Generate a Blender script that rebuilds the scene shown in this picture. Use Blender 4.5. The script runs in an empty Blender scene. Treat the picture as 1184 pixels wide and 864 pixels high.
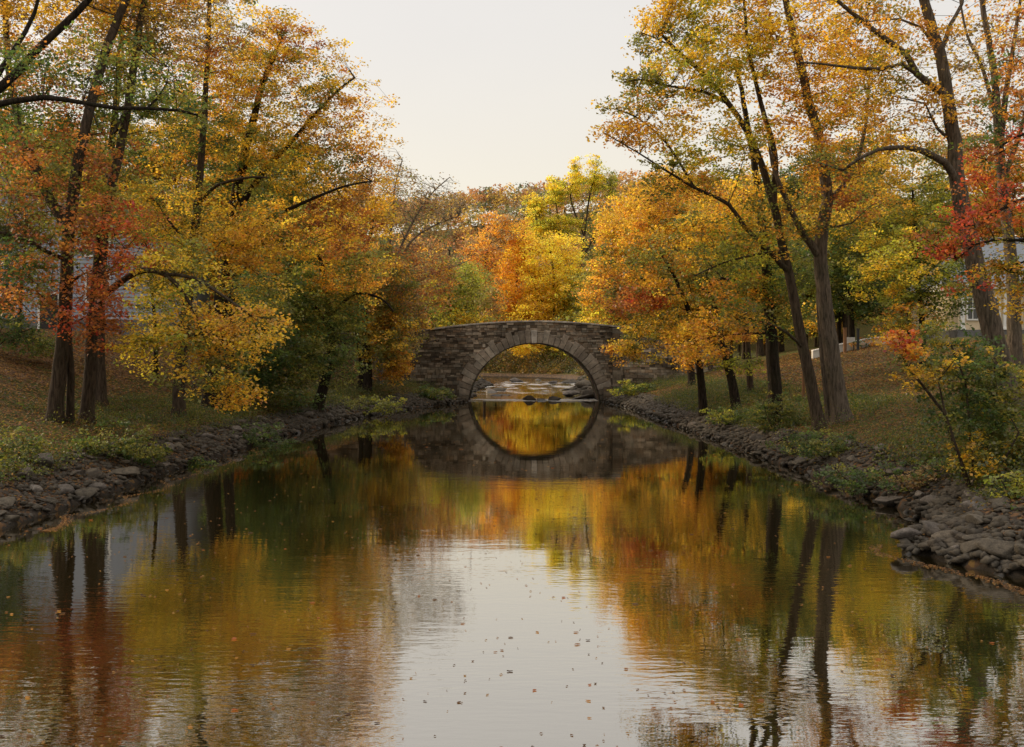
import bpy, math, random
import numpy as np
from mathutils import Vector, Matrix

C = bpy.context.scene.collection
F, U0, V0, CH = 1150.0, 592.0, 415.0, 2.9      # lens in pixels, vanishing point, eye height above the water
def P(u, v, D):
    return np.array([(u-U0)/F*D, D, CH + (V0-v)/F*D])

# ---------------------------------------------------------------- node helpers
def mat(name):
    m = bpy.data.materials.new(name); m.use_nodes = True
    nt = m.node_tree; nt.nodes.clear()
    return m, nt
def N(nt, t, **kw):
    n = nt.nodes.new(t)
    for k, v in kw.items():
        if k.startswith('i_'):
            key = k[2:]
            key = int(key) if key.isdigit() else key.replace('_', ' ')
            n.inputs[key].default_value = v
        else:
            setattr(n, k, v)
    return n
def L(nt, a, b): nt.links.new(a, b)
def ramp(nt, stops, src, interp='LINEAR'):
    r = nt.nodes.new('ShaderNodeValToRGB'); cr = r.color_ramp; cr.interpolation = interp
    while len(cr.elements) > 1: cr.elements.remove(cr.elements[-1])
    cr.elements[0].position = stops[0][0]; cr.elements[0].color = (*stops[0][1], 1)
    for p, c in stops[1:]:
        e = cr.elements.new(p); e.color = (*c, 1)
    L(nt, src, r.inputs[0]); return r.outputs[0]
def noise(nt, scale, detail=4, rough=.55, vec=None, dist=0):
    n = N(nt, 'ShaderNodeTexNoise'); n.inputs['Scale'].default_value = scale
    n.inputs['Detail'].default_value = detail; n.inputs['Roughness'].default_value = rough
    n.inputs['Distortion'].default_value = dist
    if vec is not None: L(nt, vec, n.inputs['Vector'])
    return n
def mixc(nt, fac, a, b, blend='MIX'):
    m = N(nt, 'ShaderNodeMix', data_type='RGBA', blend_type=blend)
    for sock, val in ((m.inputs[0], fac), (m.inputs[6], a), (m.inputs[7], b)):
        if hasattr(val, 'links'): L(nt, val, sock)
        else: sock.default_value = val if not isinstance(val, tuple) else ((*val, 1) if len(val) == 3 else val)
    return m.outputs[2]
def math_n(nt, op, a, b=None, clamp=False):
    m = N(nt, 'ShaderNodeMath', operation=op, use_clamp=clamp)
    for i, val in enumerate((a, b)):
        if val is None: continue
        if hasattr(val, 'links'): L(nt, val, m.inputs[i])
        else: m.inputs[i].default_value = val
    return m.outputs[0]
def mrange(nt, v, a, b, c=0., d=1., smooth=False):
    m = N(nt, 'ShaderNodeMapRange'); 
    if smooth: m.interpolation_type = 'SMOOTHSTEP'
    L(nt, v, m.inputs[0])
    for i, x in enumerate((a, b, c, d)): m.inputs[i+1].default_value = x
    return m.outputs[0]
def finish(nt, col, rough=.85, bump=None, bstr=.4, bdist=.02, spec=.25, normal=None):
    p = N(nt, 'ShaderNodeBsdfPrincipled'); o = N(nt, 'ShaderNodeOutputMaterial')
    if hasattr(col, 'links'): L(nt, col, p.inputs['Base Color'])
    else: p.inputs['Base Color'].default_value = (*col, 1)
    if hasattr(rough, 'links'): L(nt, rough, p.inputs['Roughness'])
    else: p.inputs['Roughness'].default_value = rough
    p.inputs['Specular IOR Level'].default_value = spec
    if bump is not None:
        b = N(nt, 'ShaderNodeBump'); b.inputs['Strength'].default_value = bstr; b.inputs['Distance'].default_value = bdist
        L(nt, bump, b.inputs['Height']); L(nt, b.outputs[0], p.inputs['Normal'])
    L(nt, p.outputs[0], o.inputs[0]); return p
def simple(name, col, rough=.8, var=.25, scale=4, bstr=.2, bdist=.01, spec=.25):
    m, nt = mat(name)
    tc = N(nt, 'ShaderNodeTexCoord')
    n = noise(nt, scale, 6, .6, tc.outputs['Object'])
    n2 = noise(nt, scale*9, 4, .6, tc.outputs['Object'])
    f = math_n(nt, 'ADD', math_n(nt, 'MULTIPLY', n.outputs[0], .6), math_n(nt, 'MULTIPLY', n2.outputs[0], .4))
    lo = tuple(c*(1-var) for c in col); hi = tuple(min(1, c*(1+var)) for c in col)
    c = ramp(nt, [(.3, lo), (.7, hi)], f)
    finish(nt, c, rough, n2.outputs[0], bstr, bdist, spec)
    return m

# ---------------------------------------------------------------- materials
def leaf_material(name, trans=.55):
    m, nt = mat(name)
    a = N(nt, 'ShaderNodeAttribute', attribute_name='Col')
    d = N(nt, 'ShaderNodeBsdfDiffuse'); t = N(nt, 'ShaderNodeBsdfTranslucent')
    g = N(nt, 'ShaderNodeBsdfGlossy'); g.inputs['Roughness'].default_value = .45; g.inputs['Color'].default_value = (1, 1, 1, 1)
    L(nt, a.outputs['Color'], d.inputs[0])
    hs = N(nt, 'ShaderNodeHueSaturation'); hs.inputs['Hue'].default_value = .508; hs.inputs['Saturation'].default_value = 1.02; hs.inputs['Value'].default_value = 1.45
    L(nt, a.outputs['Color'], hs.inputs['Color']); L(nt, hs.outputs[0], t.inputs[0])
    mx = N(nt, 'ShaderNodeMixShader'); mx.inputs[0].default_value = trans
    L(nt, d.outputs[0], mx.inputs[1]); L(nt, t.outputs[0], mx.inputs[2])
    m2 = N(nt, 'ShaderNodeMixShader'); m2.inputs[0].default_value = .03
    L(nt, mx.outputs[0], m2.inputs[1]); L(nt, g.outputs[0], m2.inputs[2])
    o = N(nt, 'ShaderNodeOutputMaterial'); L(nt, m2.outputs[0], o.inputs[0])
    return m
def bark_material(name, lo, hi):
    m, nt = mat(name)
    tc = N(nt, 'ShaderNodeTexCoord'); mp = N(nt, 'ShaderNodeMapping'); mp.inputs['Scale'].default_value = (20, 20, 3.0)
    L(nt, tc.outputs['Object'], mp.inputs[0])
    n = noise(nt, 1.0, 8, .65, mp.outputs[0], .6)
    n2 = noise(nt, 1.3, 4, .6, tc.outputs['Object'])
    c = ramp(nt, [(.36, lo), (.62, hi)], n.outputs[0])
    c2 = mixc(nt, mrange(nt, n2.outputs[0], .45, .75, 0, .35), c, (.045, .05, .022))
    finish(nt, c2, .95, n.outputs[0], 1., .06, .1)
    return m
M = {}
M['leaf'] = leaf_material('autumn leaf')
M['bark'] = bark_material('brown bark', (.028, .020, .014), (.095, .068, .047))
M['bark_dark'] = bark_material('dark bark', (.008, .006, .005), (.045, .033, .024))
M['bark_grey'] = bark_material('grey bark', (.048, .038, .029), (.165, .128, .095))
M['bark_pale'] = bark_material('pale bark', (.09, .075, .06), (.26, .21, .165))

def rock_material(name, lo, hi, warm):
    m, nt = mat(name)
    tc = N(nt, 'ShaderNodeTexCoord'); oi = N(nt, 'ShaderNodeObjectInfo')
    n = noise(nt, 3.2, 10, .65, tc.outputs['Object']); n2 = noise(nt, 14, 8, .7, tc.outputs['Object'])
    f = math_n(nt, 'ADD', math_n(nt, 'MULTIPLY', n.outputs[0], .55), math_n(nt, 'MULTIPLY', n2.outputs[0], .45))
    c = ramp(nt, [(.33, lo), (.52, tuple((a+b)/2 for a, b in zip(lo, hi))), (.7, hi)], f)
    rnd = mrange(nt, oi.outputs['Random'], 0, 1, .62, 1.25)
    g = N(nt, 'ShaderNodeNewGeometry'); sx = N(nt, 'ShaderNodeSeparateXYZ'); L(nt, g.outputs['Position'], sx.inputs[0])
    wet = mrange(nt, sx.outputs[2], .0, .16, .32, 1.)
    br = N(nt, 'ShaderNodeCombineXYZ')
    k = math_n(nt, 'MULTIPLY', rnd, wet)
    for i in range(3): L(nt, k, br.inputs[i])
    c = mixc(nt, 1.0, c, br.outputs[0], 'MULTIPLY')
    c = mixc(nt, mrange(nt, noise(nt, 1.1, 3, .5, g.outputs['Position']).outputs[0], .5, .75, 0, .5), c, warm)
    finish(nt, c, mrange(nt, sx.outputs[2], .0, .15, .35, .85), f, .8, .05, .3)
    return m
M['rock'] = rock_material('river rock', (.020, .016, .011), (.175, .142, .102), (.045, .030, .020))
M['rock2'] = rock_material('flat rock', (.03, .025, .021), (.25, .21, .175), (.06, .045, .033))

# ---------------------------------------------------------------- object helpers
def new_mesh(name, verts, faces, material=None, smooth=False, cols=None, vcols=None, mats=None, midx=None):
    me = bpy.data.meshes.new(name)
    verts = np.asarray(verts, dtype=np.float32)
    if isinstance(faces, np.ndarray):
        nf, k = faces.shape
        me.vertices.add(len(verts)); me.vertices.foreach_set('co', verts.ravel())
        me.loops.add(nf*k); me.loops.foreach_set('vertex_index', faces.astype(np.int32).ravel())
        me.polygons.add(nf); me.polygons.foreach_set('loop_start', np.arange(0, nf*k, k, dtype=np.int32))
        me.update(calc_edges=True)
    else:
        me.from_pydata(verts.tolist(), [], faces); me.update()
    if cols is not None:
        a = me.attributes.new('Col', 'FLOAT_COLOR', 'FACE')
        c4 = np.ones((len(me.polygons), 4), dtype=np.float32); c4[:, :3] = cols
        a.data.foreach_set('color', c4.ravel())
    if vcols is not None:
        a = me.attributes.new('Col', 'FLOAT_COLOR', 'POINT')
        c4 = np.ones((len(verts), 4), dtype=np.float32); c4[:, :3] = vcols
        a.data.foreach_set('color', c4.ravel())
    for mm in (mats or ([material] if material else [])): me.materials.append(mm)
    if midx is not None: me.polygons.foreach_set('material_index', np.asarray(midx, dtype=np.int32))
    if smooth: me.polygons.foreach_set('use_smooth', np.ones(len(me.polygons), dtype=bool))
    return me
def link(name, data, parent=None, loc=None):
    o = bpy.data.objects.new(name, data); C.objects.link(o)
    if parent is not None: o.parent = parent
    if loc is not None: o.location = loc
    return o
def tag(o, label=None, cat=None, group=None, kind=None):
    if label: o['label'] = label
    if cat: o['category'] = cat
    if group: o['group'] = group
    if kind: o['kind'] = kind
    return o
def empty(name, loc, label, cat, group=None, rz=0):
    o = link(name, None, None, loc); o.rotation_euler = (0, 0, rz); o.empty_display_size = .3
    return tag(o, label, cat, group)
class MB:
    """collects boxes, quads and tubes into one mesh"""
    def __init__(s): s.v = []; s.f = []; s.c = []
    def add(s, vs, fs, col=(1, 1, 1)):
        b = len(s.v); s.v += [tuple(map(float, v)) for v in vs]; s.f += [tuple(b+i for i in f) for f in fs]; s.c += [col]*len(fs)
    def box(s, x0, x1, y0, y1, z0, z1, col=(1, 1, 1)):
        s.add([(x0,y0,z0),(x1,y0,z0),(x1,y1,z0),(x0,y1,z0),(x0,y0,z1),(x1,y0,z1),(x1,y1,z1),(x0,y1,z1)],
              [(0,3,2,1),(4,5,6,7),(0,1,5,4),(1,2,6,5),(2,3,7,6),(3,0,4,7)], col)
    def prism(s, pts, y0, y1, col=(1, 1, 1)):     # polygon in x,z extruded in y
        n = len(pts)
        s.add([(p[0], y0, p[1]) for p in pts]+[(p[0], y1, p[1]) for p in pts],
              [tuple(range(n))[::-1], tuple(range(n, 2*n))]+[(i, (i+1) % n, n+(i+1) % n, n+i) for i in range(n)], col)
    def build(s, name, material, parent=None, loc=None, smooth=False, bevel=0):
        me = new_mesh(name, s.v, s.f, material, smooth, cols=np.array(s.c))
        o = link(name, me, parent, loc)
        if bevel:
            b = o.modifiers.new('bevel', 'BEVEL'); b.width = bevel; b.segments = 1; b.limit_method = 'ANGLE'
        return o

# ---------------------------------------------------------------- terrain
SL = np.array([(-60,-9),(-10,-8.4),(5,-8.2),(12,-8.5),(16.7,-8.7),(21,-8.55),(25,-8.8),(30,-8.6),(35,-8.75),(40,-8.3),(45,-7.9),(51,-7.2),(56,-6.3),(60,-5.2),(63,-4.2),
               (66,-3.15),(74,-3.15),(80,-3.4),(90,-3.6),(100,-3.0),(111,-2.4),(122,-4),(135,-9),(148,-26),(158,-60),(163,-90)])
SR = np.array([(-60,9),(-10,7.9),(5,7.4),(10,7.1),(13,6.75),(14.2,6.15),(14.9,5.85),(15.6,6.2),(16.4,7.0),(19,7.5),(23,7.3),(26,7.45),(29,7.2),(34,7.35),(39,7.1),(44,7.2),(50,7.0),(56,7.0),(61,6.7),
               (66,6.15),(74,6.15),(80,5.9),(90,5.6),(100,6.8),(111,7.6),(130,8.4),(145,7),(155,2),(163,-7),(170,-28),(180,-90)])
def densify(S, n=260):
    t = np.concatenate([[0], np.cumsum(np.hypot(*np.diff(S, axis=0).T))]); q = np.linspace(0, t[-1], n)
    return np.stack([np.interp(q, t, S[:, 1]), np.interp(q, t, S[:, 0])], 1)   # x, y
PL, PR = densify(SL, 420), densify(SR, 420)
POLY = np.concatenate([PL, PR[::-1]])
def inside(x, y):
    xl = np.interp(y, SL[:, 0], SL[:, 1]); xr = np.interp(y, SR[:, 0], SR[:, 1])
    return (x > np.where(y > 163, -1e9, xl)) & (x < xr) & (y < 180)
def sdist(x, y):
    x = np.atleast_1d(np.asarray(x, float)); y = np.atleast_1d(np.asarray(y, float))
    out = np.empty(x.shape); side = np.empty(x.shape)
    for s in range(0, len(x), 20000):
        X, Y = x[s:s+20000], y[s:s+20000]
        dl = np.min((X[:, None]-PL[None, :, 0])**2+(Y[:, None]-PL[None, :, 1])**2, axis=1)
        dr = np.min((X[:, None]-PR[None, :, 0])**2+(Y[:, None]-PR[None, :, 1])**2, axis=1)
        out[s:s+20000] = np.sqrt(np.minimum(dl, dr)); side[s:s+20000] = np.where(dl < dr, -1, 1)
    out = np.where(inside(x, y), -out, out)
    return out, side
_r = np.random.RandomState(7)
WV = [(_r.uniform(-1, 1, 2)*k, _r.uniform(0, 6.28)) for k in (.12, .17, .3, .45, .7, 1.1, 1.7, 2.4, 3.3, 4.6)]
def wob(x, y):
    s = 0
    for (k, ph) in WV: s = s+np.sin(k[0]*x+k[1]*y+ph)/(1+6*np.hypot(*k))
    return s
def H(x, y):
    x = np.atleast_1d(np.asarray(x, float)); y = np.atleast_1d(np.asarray(y, float))
    d, side = sdist(x, y)
    KL = ([-6,-2,-.4,0,.6,1.3,2.2,3.5,5,8,12,25,60,200],[-1.8,-1.2,-.3,0,.36,.72,.95,1.22,1.75,2.9,4.0,4.7,6.0,12])
    KR = ([-6,-2,-.4,0,.6,1.3,2.2,3.5,5,9,14,18,25,60,200],[-1.8,-1.2,-.3,0,.34,.70,.95,1.25,1.6,2.5,3.6,4.05,4.35,5.5,11])
    z = np.where(side < 0, np.interp(d, *KL), np.interp(d, *KR))
    far = np.clip((y-72)/20, 0, 1)
    zf = np.interp(d, [-6,-1,0,1,4,12,30,200], [-1.2,-.3,0,.5,1.1,2.2,3.2,7])
    z = z*(1-far)+zf*far
    z = z+wob(x, y)*.06*np.clip(d/2, 0, 1)*np.clip((60-y)/20+1, 1, 3)
    hill = np.clip((y-215)/190, 0, 1); hill = hill*hill*(3-2*hill)
    hh = 46+6*np.sin(x*.011+1.)+4*np.sin(x*.027)
    z = z+hill*hh
    return z
def H1(x, y): return float(H(x, y)[0])

xs = np.unique(np.concatenate([np.linspace(-600, -60, 28), np.linspace(-60, -14, 70), np.linspace(-14, 14, 170), np.linspace(14, 60, 70), np.linspace(60, 600, 28)]))
ys = np.unique(np.concatenate([np.linspace(-60, 6, 20), np.linspace(6, 75, 230), np.linspace(75, 215, 110), np.linspace(215, 700, 40)]))
GX, GY = np.meshgrid(xs, ys); gx, gy = GX.ravel(), GY.ravel()
gz = H(gx, gy); gd, gs = sdist(gx, gy)
ny, nx = GX.shape
i0 = (np.arange(ny-1)[:, None]*nx+np.arange(nx-1)[None, :]).ravel()
gf = np.stack([i0, i0+1, i0+nx+1, i0+nx], 1)
me = new_mesh('ground', np.stack([gx, gy, gz], 1), gf, None, True)
a = me.attributes.new('bank', 'FLOAT', 'POINT'); a.data.foreach_set('value', gd.astype(np.float32))
a = me.attributes.new('lawn', 'FLOAT', 'POINT')
lawn = np.where(gs > 0, np.clip((gd-4)/6, 0, 1)*np.clip((gy-25)/8, 0, 1), .25*np.clip((gd-9)/5, 0, 1))
a.data.foreach_set('value', lawn.astype(np.float32))
def ground_material():
    m, nt = mat('leaf strewn ground')
    g = N(nt, 'ShaderNodeNewGeometry')
    pos = g.outputs['Position']
    b = N(nt, 'ShaderNodeAttribute', attribute_name='bank'); lw = N(nt, 'ShaderNodeAttribute', attribute_name='lawn')
    v = N(nt, 'ShaderNodeTexVoronoi'); v.inputs['Scale'].default_value = 11; v.inputs['Randomness'].default_value = 1
    L(nt, pos, v.inputs['Vector'])
    v2 = N(nt, 'ShaderNodeTexVoronoi'); v2.inputs['Scale'].default_value = 7.3; L(nt, pos, v2.inputs['Vector'])
    sc = N(nt, 'ShaderNodeSeparateColor'); L(nt, v.outputs['Color'], sc.inputs[0])
    litter = ramp(nt, [(0, (.04, .024, .012)), (.3, (.10, .055, .028)), (.6, (.17, .088, .042)), (.85, (.23, .12, .05)), (1, (.3, .17, .05))], sc.outputs[0])
    n1 = noise(nt, .55, 5, .6, pos); n2 = noise(nt, 3.0, 6, .65, pos); n3 = noise(nt, 26, 5, .7, pos)
    grass = ramp(nt, [(.3, (.028, .034, .009)), (.55, (.07, .078, .018)), (.75, (.12, .115, .028))], n3.outputs[0])
    f = math_n(nt, 'ADD', math_n(nt, 'MULTIPLY', n1.outputs[0], .6), math_n(nt, 'MULTIPLY', n2.outputs[0], .4))
    f = math_n(nt, 'ADD', f, math_n(nt, 'MULTIPLY', lw.outputs['Fac'], .22))
    near = mrange(nt, b.outputs['Fac'], 1.0, 2.4, 0, .13)
    near2 = mrange(nt, b.outputs['Fac'], 4.0, 7.5, 0, -.13)
    f = math_n(nt, 'ADD', math_n(nt, 'ADD', f, near), near2)
    gf_ = mrange(nt, f, .47, .60, 0, 1, True)
    gf_ = math_n(nt, 'MULTIPLY', gf_, mrange(nt, sc.outputs[1], .12, .34, 0, 1))
    c = mixc(nt, gf_, litter, grass)
    stone = ramp(nt, [(.3, (.02, .016, .013)), (.7, (.12, .095, .075))], n2.outputs[0])
    stone = mixc(nt, mrange(nt, sc.outputs[2], .6, .75, 0, .8), stone, litter)
    c = mixc(nt, mrange(nt, b.outputs['Fac'], .9, 1.9, 1, 0, True), c, stone)
    c = mixc(nt, mrange(nt, b.outputs['Fac'], -.05, .3, 1, 0), c, (.012, .010, .007))
    h = math_n(nt, 'ADD', v2.outputs['Distance'], n3.outputs[0])
    finish(nt, c, .95, h, .7, .05, .1)
    return m
me.materials.append(ground_material())
tag(link('ground', me), 'leaf strewn river banks rising to lawns and a wooded hill', None, None, 'structure')

# ---------------------------------------------------------------- water
def water_material():
    m, nt = mat('river water')
    g = N(nt, 'ShaderNodeNewGeometry'); pos = g.outputs['Position']
    s = N(nt, 'ShaderNodeSeparateXYZ'); L(nt, pos, s.inputs[0]); Y = s.outputs[1]
    def mapped(sx, sy, rz=0):
        mp = N(nt, 'ShaderNodeMapping'); mp.inputs['Scale'].default_value = (sx, sy, 1); mp.inputs['Rotation'].default_value = (0, 0, rz)
        L(nt, pos, mp.inputs[0]); return mp.outputs[0]
    a1 = noise(nt, 1, 2, .5, mapped(1.1, 3.6, .05)); a2 = noise(nt, 1, 2, .5, mapped(4.2, 12, -.06)); a3 = noise(nt, 1, 2, .5, mapped(.35, .9, .2))
    a4 = noise(nt, 1, 3, .55, mapped(20, 45, .1))
    patch = mrange(nt, noise(nt, 1, 3, .5, mapped(.16, .30, .3)).outputs[0], .38, .62, .25, 1.5)
    h = math_n(nt, 'ADD', math_n(nt, 'MULTIPLY', a1.outputs[0], .0016), math_n(nt, 'MULTIPLY', a2.outputs[0], .0012))
    h = math_n(nt, 'ADD', h, math_n(nt, 'MULTIPLY', a4.outputs[0], .00006))
    near = mrange(nt, Y, 7, 30, 1.5, .30)
    up = mrange(nt, Y, 68.5, 71, 0, 10)
    amp = math_n(nt, 'ADD', math_n(nt, 'MULTIPLY', near, patch), up)
    h = math_n(nt, 'MULTIPLY', h, amp)
    h = math_n(nt, 'ADD', h, math_n(nt, 'MULTIPLY', a3.outputs[0], .0016))
    bp = N(nt, 'ShaderNodeBump'); bp.inputs['Strength'].default_value = 1; bp.inputs['Distance'].default_value = 1.0
    L(nt, h, bp.inputs['Height'])
    d = N(nt, 'ShaderNodeBsdfDiffuse'); d.inputs[0].default_value = (.017, .013, .005, 1)
    gl = N(nt, 'ShaderNodeBsdfGlossy'); gl.inputs['Roughness'].default_value = 0.0; gl.inputs['Color'].default_value = (.94, .915, .86, 1)
    L(nt, bp.outputs[0], gl.inputs['Normal'])
    lw = N(nt, 'ShaderNodeLayerWeight'); lw.inputs['Blend'].default_value = .5; L(nt, bp.outputs[0], lw.inputs['Normal'])
    fac = mrange(nt, lw.outputs['Facing'], .3, 1, .22, .93)
    mx = N(nt, 'ShaderNodeMixShader'); L(nt, fac, mx.inputs[0]); L(nt, d.outputs[0], mx.inputs[1]); L(nt, gl.outputs[0], mx.inputs[2])
    # white broken water where the river drops under the bridge and over the shoals upstream
    fo = noise(nt, 1, 6, .7, mapped(.7, .45)); fo2 = noise(nt, 1, 3, .6, mapped(.5, .35, .2))
    fo4 = noise(nt, 1, 4, .6, mapped(1.1, .25, .2))
    yy = math_n(nt, 'ADD', Y, math_n(nt, 'MULTIPLY', fo4.outputs[0], 4.5))
    band = math_n(nt, 'SUBTRACT', 1.0, mrange(nt, math_n(nt, 'ABSOLUTE', math_n(nt, 'SUBTRACT', yy, 72.0)), 1.0, 2.8))
    yb = math_n(nt, 'ADD', Y, math_n(nt, 'MULTIPLY', fo2.outputs[0], 26))
    b2 = math_n(nt, 'MULTIPLY', math_n(nt, 'SUBTRACT', 1.0, mrange(nt, math_n(nt, 'ABSOLUTE', math_n(nt, 'SUBTRACT', yb, 118)), 8, 26)), .8)
    f3 = noise(nt, 1, 5, .65, mapped(.42, .11, .1))
    fm = math_n(nt, 'MAXIMUM', math_n(nt, 'MULTIPLY', band, mrange(nt, fo.outputs[0], .36, .5)), math_n(nt, 'MULTIPLY', b2, mrange(nt, f3.outputs[0], .48, .60)))
    wd = N(nt, 'ShaderNodeBsdfDiffuse'); wd.inputs[0].default_value = (.75, .72, .68, 1)
    fm = math_n(nt, 'MULTIPLY', fm, mrange(nt, noise(nt, 1, 5, .7, mapped(4, 3)).outputs[0], .40, .55, .45, 1))
    m2 = N(nt, 'ShaderNodeMixShader'); L(nt, fm, m2.inputs[0]); L(nt, mx.outputs[0], m2.inputs[1]); L(nt, wd.outputs[0], m2.inputs[2])
    o = N(nt, 'ShaderNodeOutputMaterial'); L(nt, m2.outputs[0], o.inputs[0])
    return m
w = new_mesh('river', [(-130, -60, 0), (40, -60, 0), (40, 184, 0), (-130, 184, 0)], [(0, 1, 2, 3)], water_material())
tag(link('river', w), 'calm dark river reflecting trees and pale sky', None, None, 'structure')

# ---------------------------------------------------------------- stone bridge
XC, YB0, YB1, R_, ZC = 1.49, 67.0, 71.6, 4.5, -.53
def stone_wall_material():
    m, nt = mat('bridge masonry')
    g = N(nt, 'ShaderNodeNewGeometry'); pos = g.outputs['Position']
    a = N(nt, 'ShaderNodeAttribute', attribute_name='Col')
    n = noise(nt, 5, 8, .7, pos); n2 = noise(nt, .5, 5, .6, pos)
    k = mrange(nt, n.outputs[0], .25, .75, .62, 1.4)
    stain = mrange(nt, n2.outputs[0], .36, .62, .55, 1.35)
    s = N(nt, 'ShaderNodeSeparateXYZ'); L(nt, pos, s.inputs[0])
    wet = mrange(nt, s.outputs[2], 0, .7, .45, 1.)
    kk = math_n(nt, 'MULTIPLY', math_n(nt, 'MULTIPLY', k, stain), wet)
    cx = N(nt, 'ShaderNodeCombineXYZ')
    for i in range(3): L(nt, kk, cx.inputs[i])
    c = mixc(nt, 1., a.outputs['Color'], cx.outputs[0], 'MULTIPLY')
    moss = math_n(nt, 'MULTIPLY', mrange(nt, noise(nt, 1.3, 6, .7, pos).outputs[0], .52, .7), mrange(nt, s.outputs[2], .2, 2.6, .75, .12))
    c = mixc(nt, moss, c, (.028, .034, .012))
    finish(nt, c, .93, n.outputs[0], .8, .04, .15)
    return m
M['masonry'] = stone_wall_material()
rng = random.Random(5)
def ztop(x):                    # underside of the coping along the bridge
    t = (x-XC)
    return 5.36 - .0125*t*t + .00003*t**4 if abs(t) < 9 else 4.55
def ztop_l(x): return ztop(x) if x < 7.3 else max(4.62 - .17*(x-7.3), 3.1)
GREYS = [(.21,.175,.14), (.17,.14,.11), (.245,.205,.165), (.135,.108,.085), (.29,.245,.20), (.19,.14,.10), (.115,.095,.078), (.225,.20,.17)]
bridge = empty('stone_bridge', (XC, 69.3, 0), 'old single arch stone footbridge of rough coursed rubble spanning the river', 'bridge')
def rel(mb):
    mb.v = [(x-XC, y-69.3, z) for x, y, z in mb.v]; return mb
GREYS = [(a*1.03, b*.98, c*.88) for a, b, c in GREYS]
XL, XR = -12.5, 14.5
def core(mb, xa, xb, y0, y1, inset):
    n = int((xb-xa)/.18)+1
    X = np.linspace(xa, xb, n)
    bot = [(-1.0 if abs(x-XC) >= R_ else ZC+math.sqrt(max(R_**2-(x-XC)**2, 0))) for x in X]
    bot = [max(b, -1.0) for b in bot]; top = [ztop_l(x) for x in X]
    for i in range(n-1):
        x0, x1 = X[i], X[i+1]
        mb.add([(x0,y0,bot[i]),(x1,y0,bot[i+1]),(x1,y0,top[i+1]),(x0,y0,top[i]),(x0,y1,bot[i]),(x1,y1,bot[i+1]),(x1,y1,top[i+1]),(x0,y1,top[i])],
               [(0,1,2,3),(5,4,7,6),(3,2,6,7),(0,4,5,1)], (.055,.043,.034))
mb = MB(); core(mb, XL, XR, YB0+.05, YB0+.45, 0); core(mb, XL, XR, YB1-.45, YB1-.05, 0)
# rubble facing stones, front and back
for yf, sgn in ((YB0+.05, -1), (YB1-.05, 1)):
    z = -.4
    while z < 5.5:
        hgt = rng.choice([.10, .13, .15, .18, .22])
        x = XL+rng.uniform(0, .3)
        while x < XR-.2:
            wd = rng.uniform(.18, .62)
            xm, zm = x+wd/2, z+hgt/2
            top = min(ztop_l(x+.02), ztop_l(x+wd-.02))
            z1 = min(z+hgt-.014, top)
            rr = math.hypot(xm-XC, zm-ZC); cn = min(math.hypot(max(abs(xm-XC)-wd/2, 0), max(zm-hgt/2-ZC, 0)), 99)
            if cn > R_+.35 and z1-z > .05:
                pr = rng.uniform(.012, .10)
                c = rng.choice(GREYS); k = rng.uniform(.55, 1.5); c = tuple(v*k for v in c)
                ya, yb = (yf+sgn*pr, yf-sgn*.02)
                ya, yb = min(ya, yb), max(ya, yb)
                j = lambda: rng.uniform(-.012, .012)
                x0, x1, z0 = x+.01, x+wd-.012, z
                f_ = ya if sgn < 0 else yb; b_ = yb if sgn < 0 else ya
                vs = [(x0,f_,z0+j()),(x1,f_+j(),z0+j()),(x1,f_,z1+j()),(x0,f_+j(),z1+j()),(x0,b_,z0),(x1,b_,z0),(x1,b_,z1),(x0,b_,z1)]
                mb.add(vs, [(0,1,2,3),(3,2,6,7),(0,3,7,4),(1,5,6,2),(0,4,5,1)], c)
            x += wd
        z += hgt
rel(mb).build('spandrel_wall', M['masonry'], bridge)
# barrel of the arch
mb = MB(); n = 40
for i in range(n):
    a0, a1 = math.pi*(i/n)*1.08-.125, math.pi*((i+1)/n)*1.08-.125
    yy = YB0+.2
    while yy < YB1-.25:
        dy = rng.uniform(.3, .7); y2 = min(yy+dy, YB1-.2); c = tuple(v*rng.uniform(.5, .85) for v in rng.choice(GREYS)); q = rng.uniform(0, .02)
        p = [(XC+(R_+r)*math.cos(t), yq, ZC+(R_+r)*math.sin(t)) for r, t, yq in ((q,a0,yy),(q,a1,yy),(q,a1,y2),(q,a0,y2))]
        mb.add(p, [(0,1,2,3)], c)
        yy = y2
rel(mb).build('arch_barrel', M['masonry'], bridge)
# voussoirs
def voussoir(mb, a0, a1, rin, rout, y0, y1, c):
    da = .012/ R_
    pts = []
    for r, t in ((rin, a0+da), (rin, a1-da), (rout, a1-da*.9), (rout, a0+da*.9)): pts.append((XC+r*math.cos(t), ZC+r*math.sin(t)))
    mb.prism(pts[::-1] if y0 < y1 else pts, y0, y1, c)
nv = 41
for side in (0, 1):
    key = MB(); mb = MB()
    for i in range(nv):
        a0, a1 = -.12+(math.pi+.24)*i/nv, -.12+(math.pi+.24)*(i+1)/nv
        k = rng.uniform(.75, 1.3); base = (.23,.187,.142) if rng.random() < .6 else (.29,.245,.19); c = tuple(v*k for v in base)
        ro = R_+rng.choice([.58, .68, .76, .88, .98]); pr = rng.uniform(.10, .15)
        y0, y1 = (YB0+.05-pr, YB0+.4) if side == 0 else (YB1-.4, YB1-.05+pr)
        if i == nv//2:
            voussoir(key, a0, a1, R_-.02, R_+.86, y0-(.03 if side == 0 else 0), y1+(.03 if side else 0), (.5,.44,.37))
        else: voussoir(mb, a0, a1, R_, ro, y0, y1, c)
    ring = rel(mb).build('arch_ring', M['masonry'], bridge, bevel=.018)
    rel(key).build('keystone', M['masonry'], ring, bevel=.018)
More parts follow.
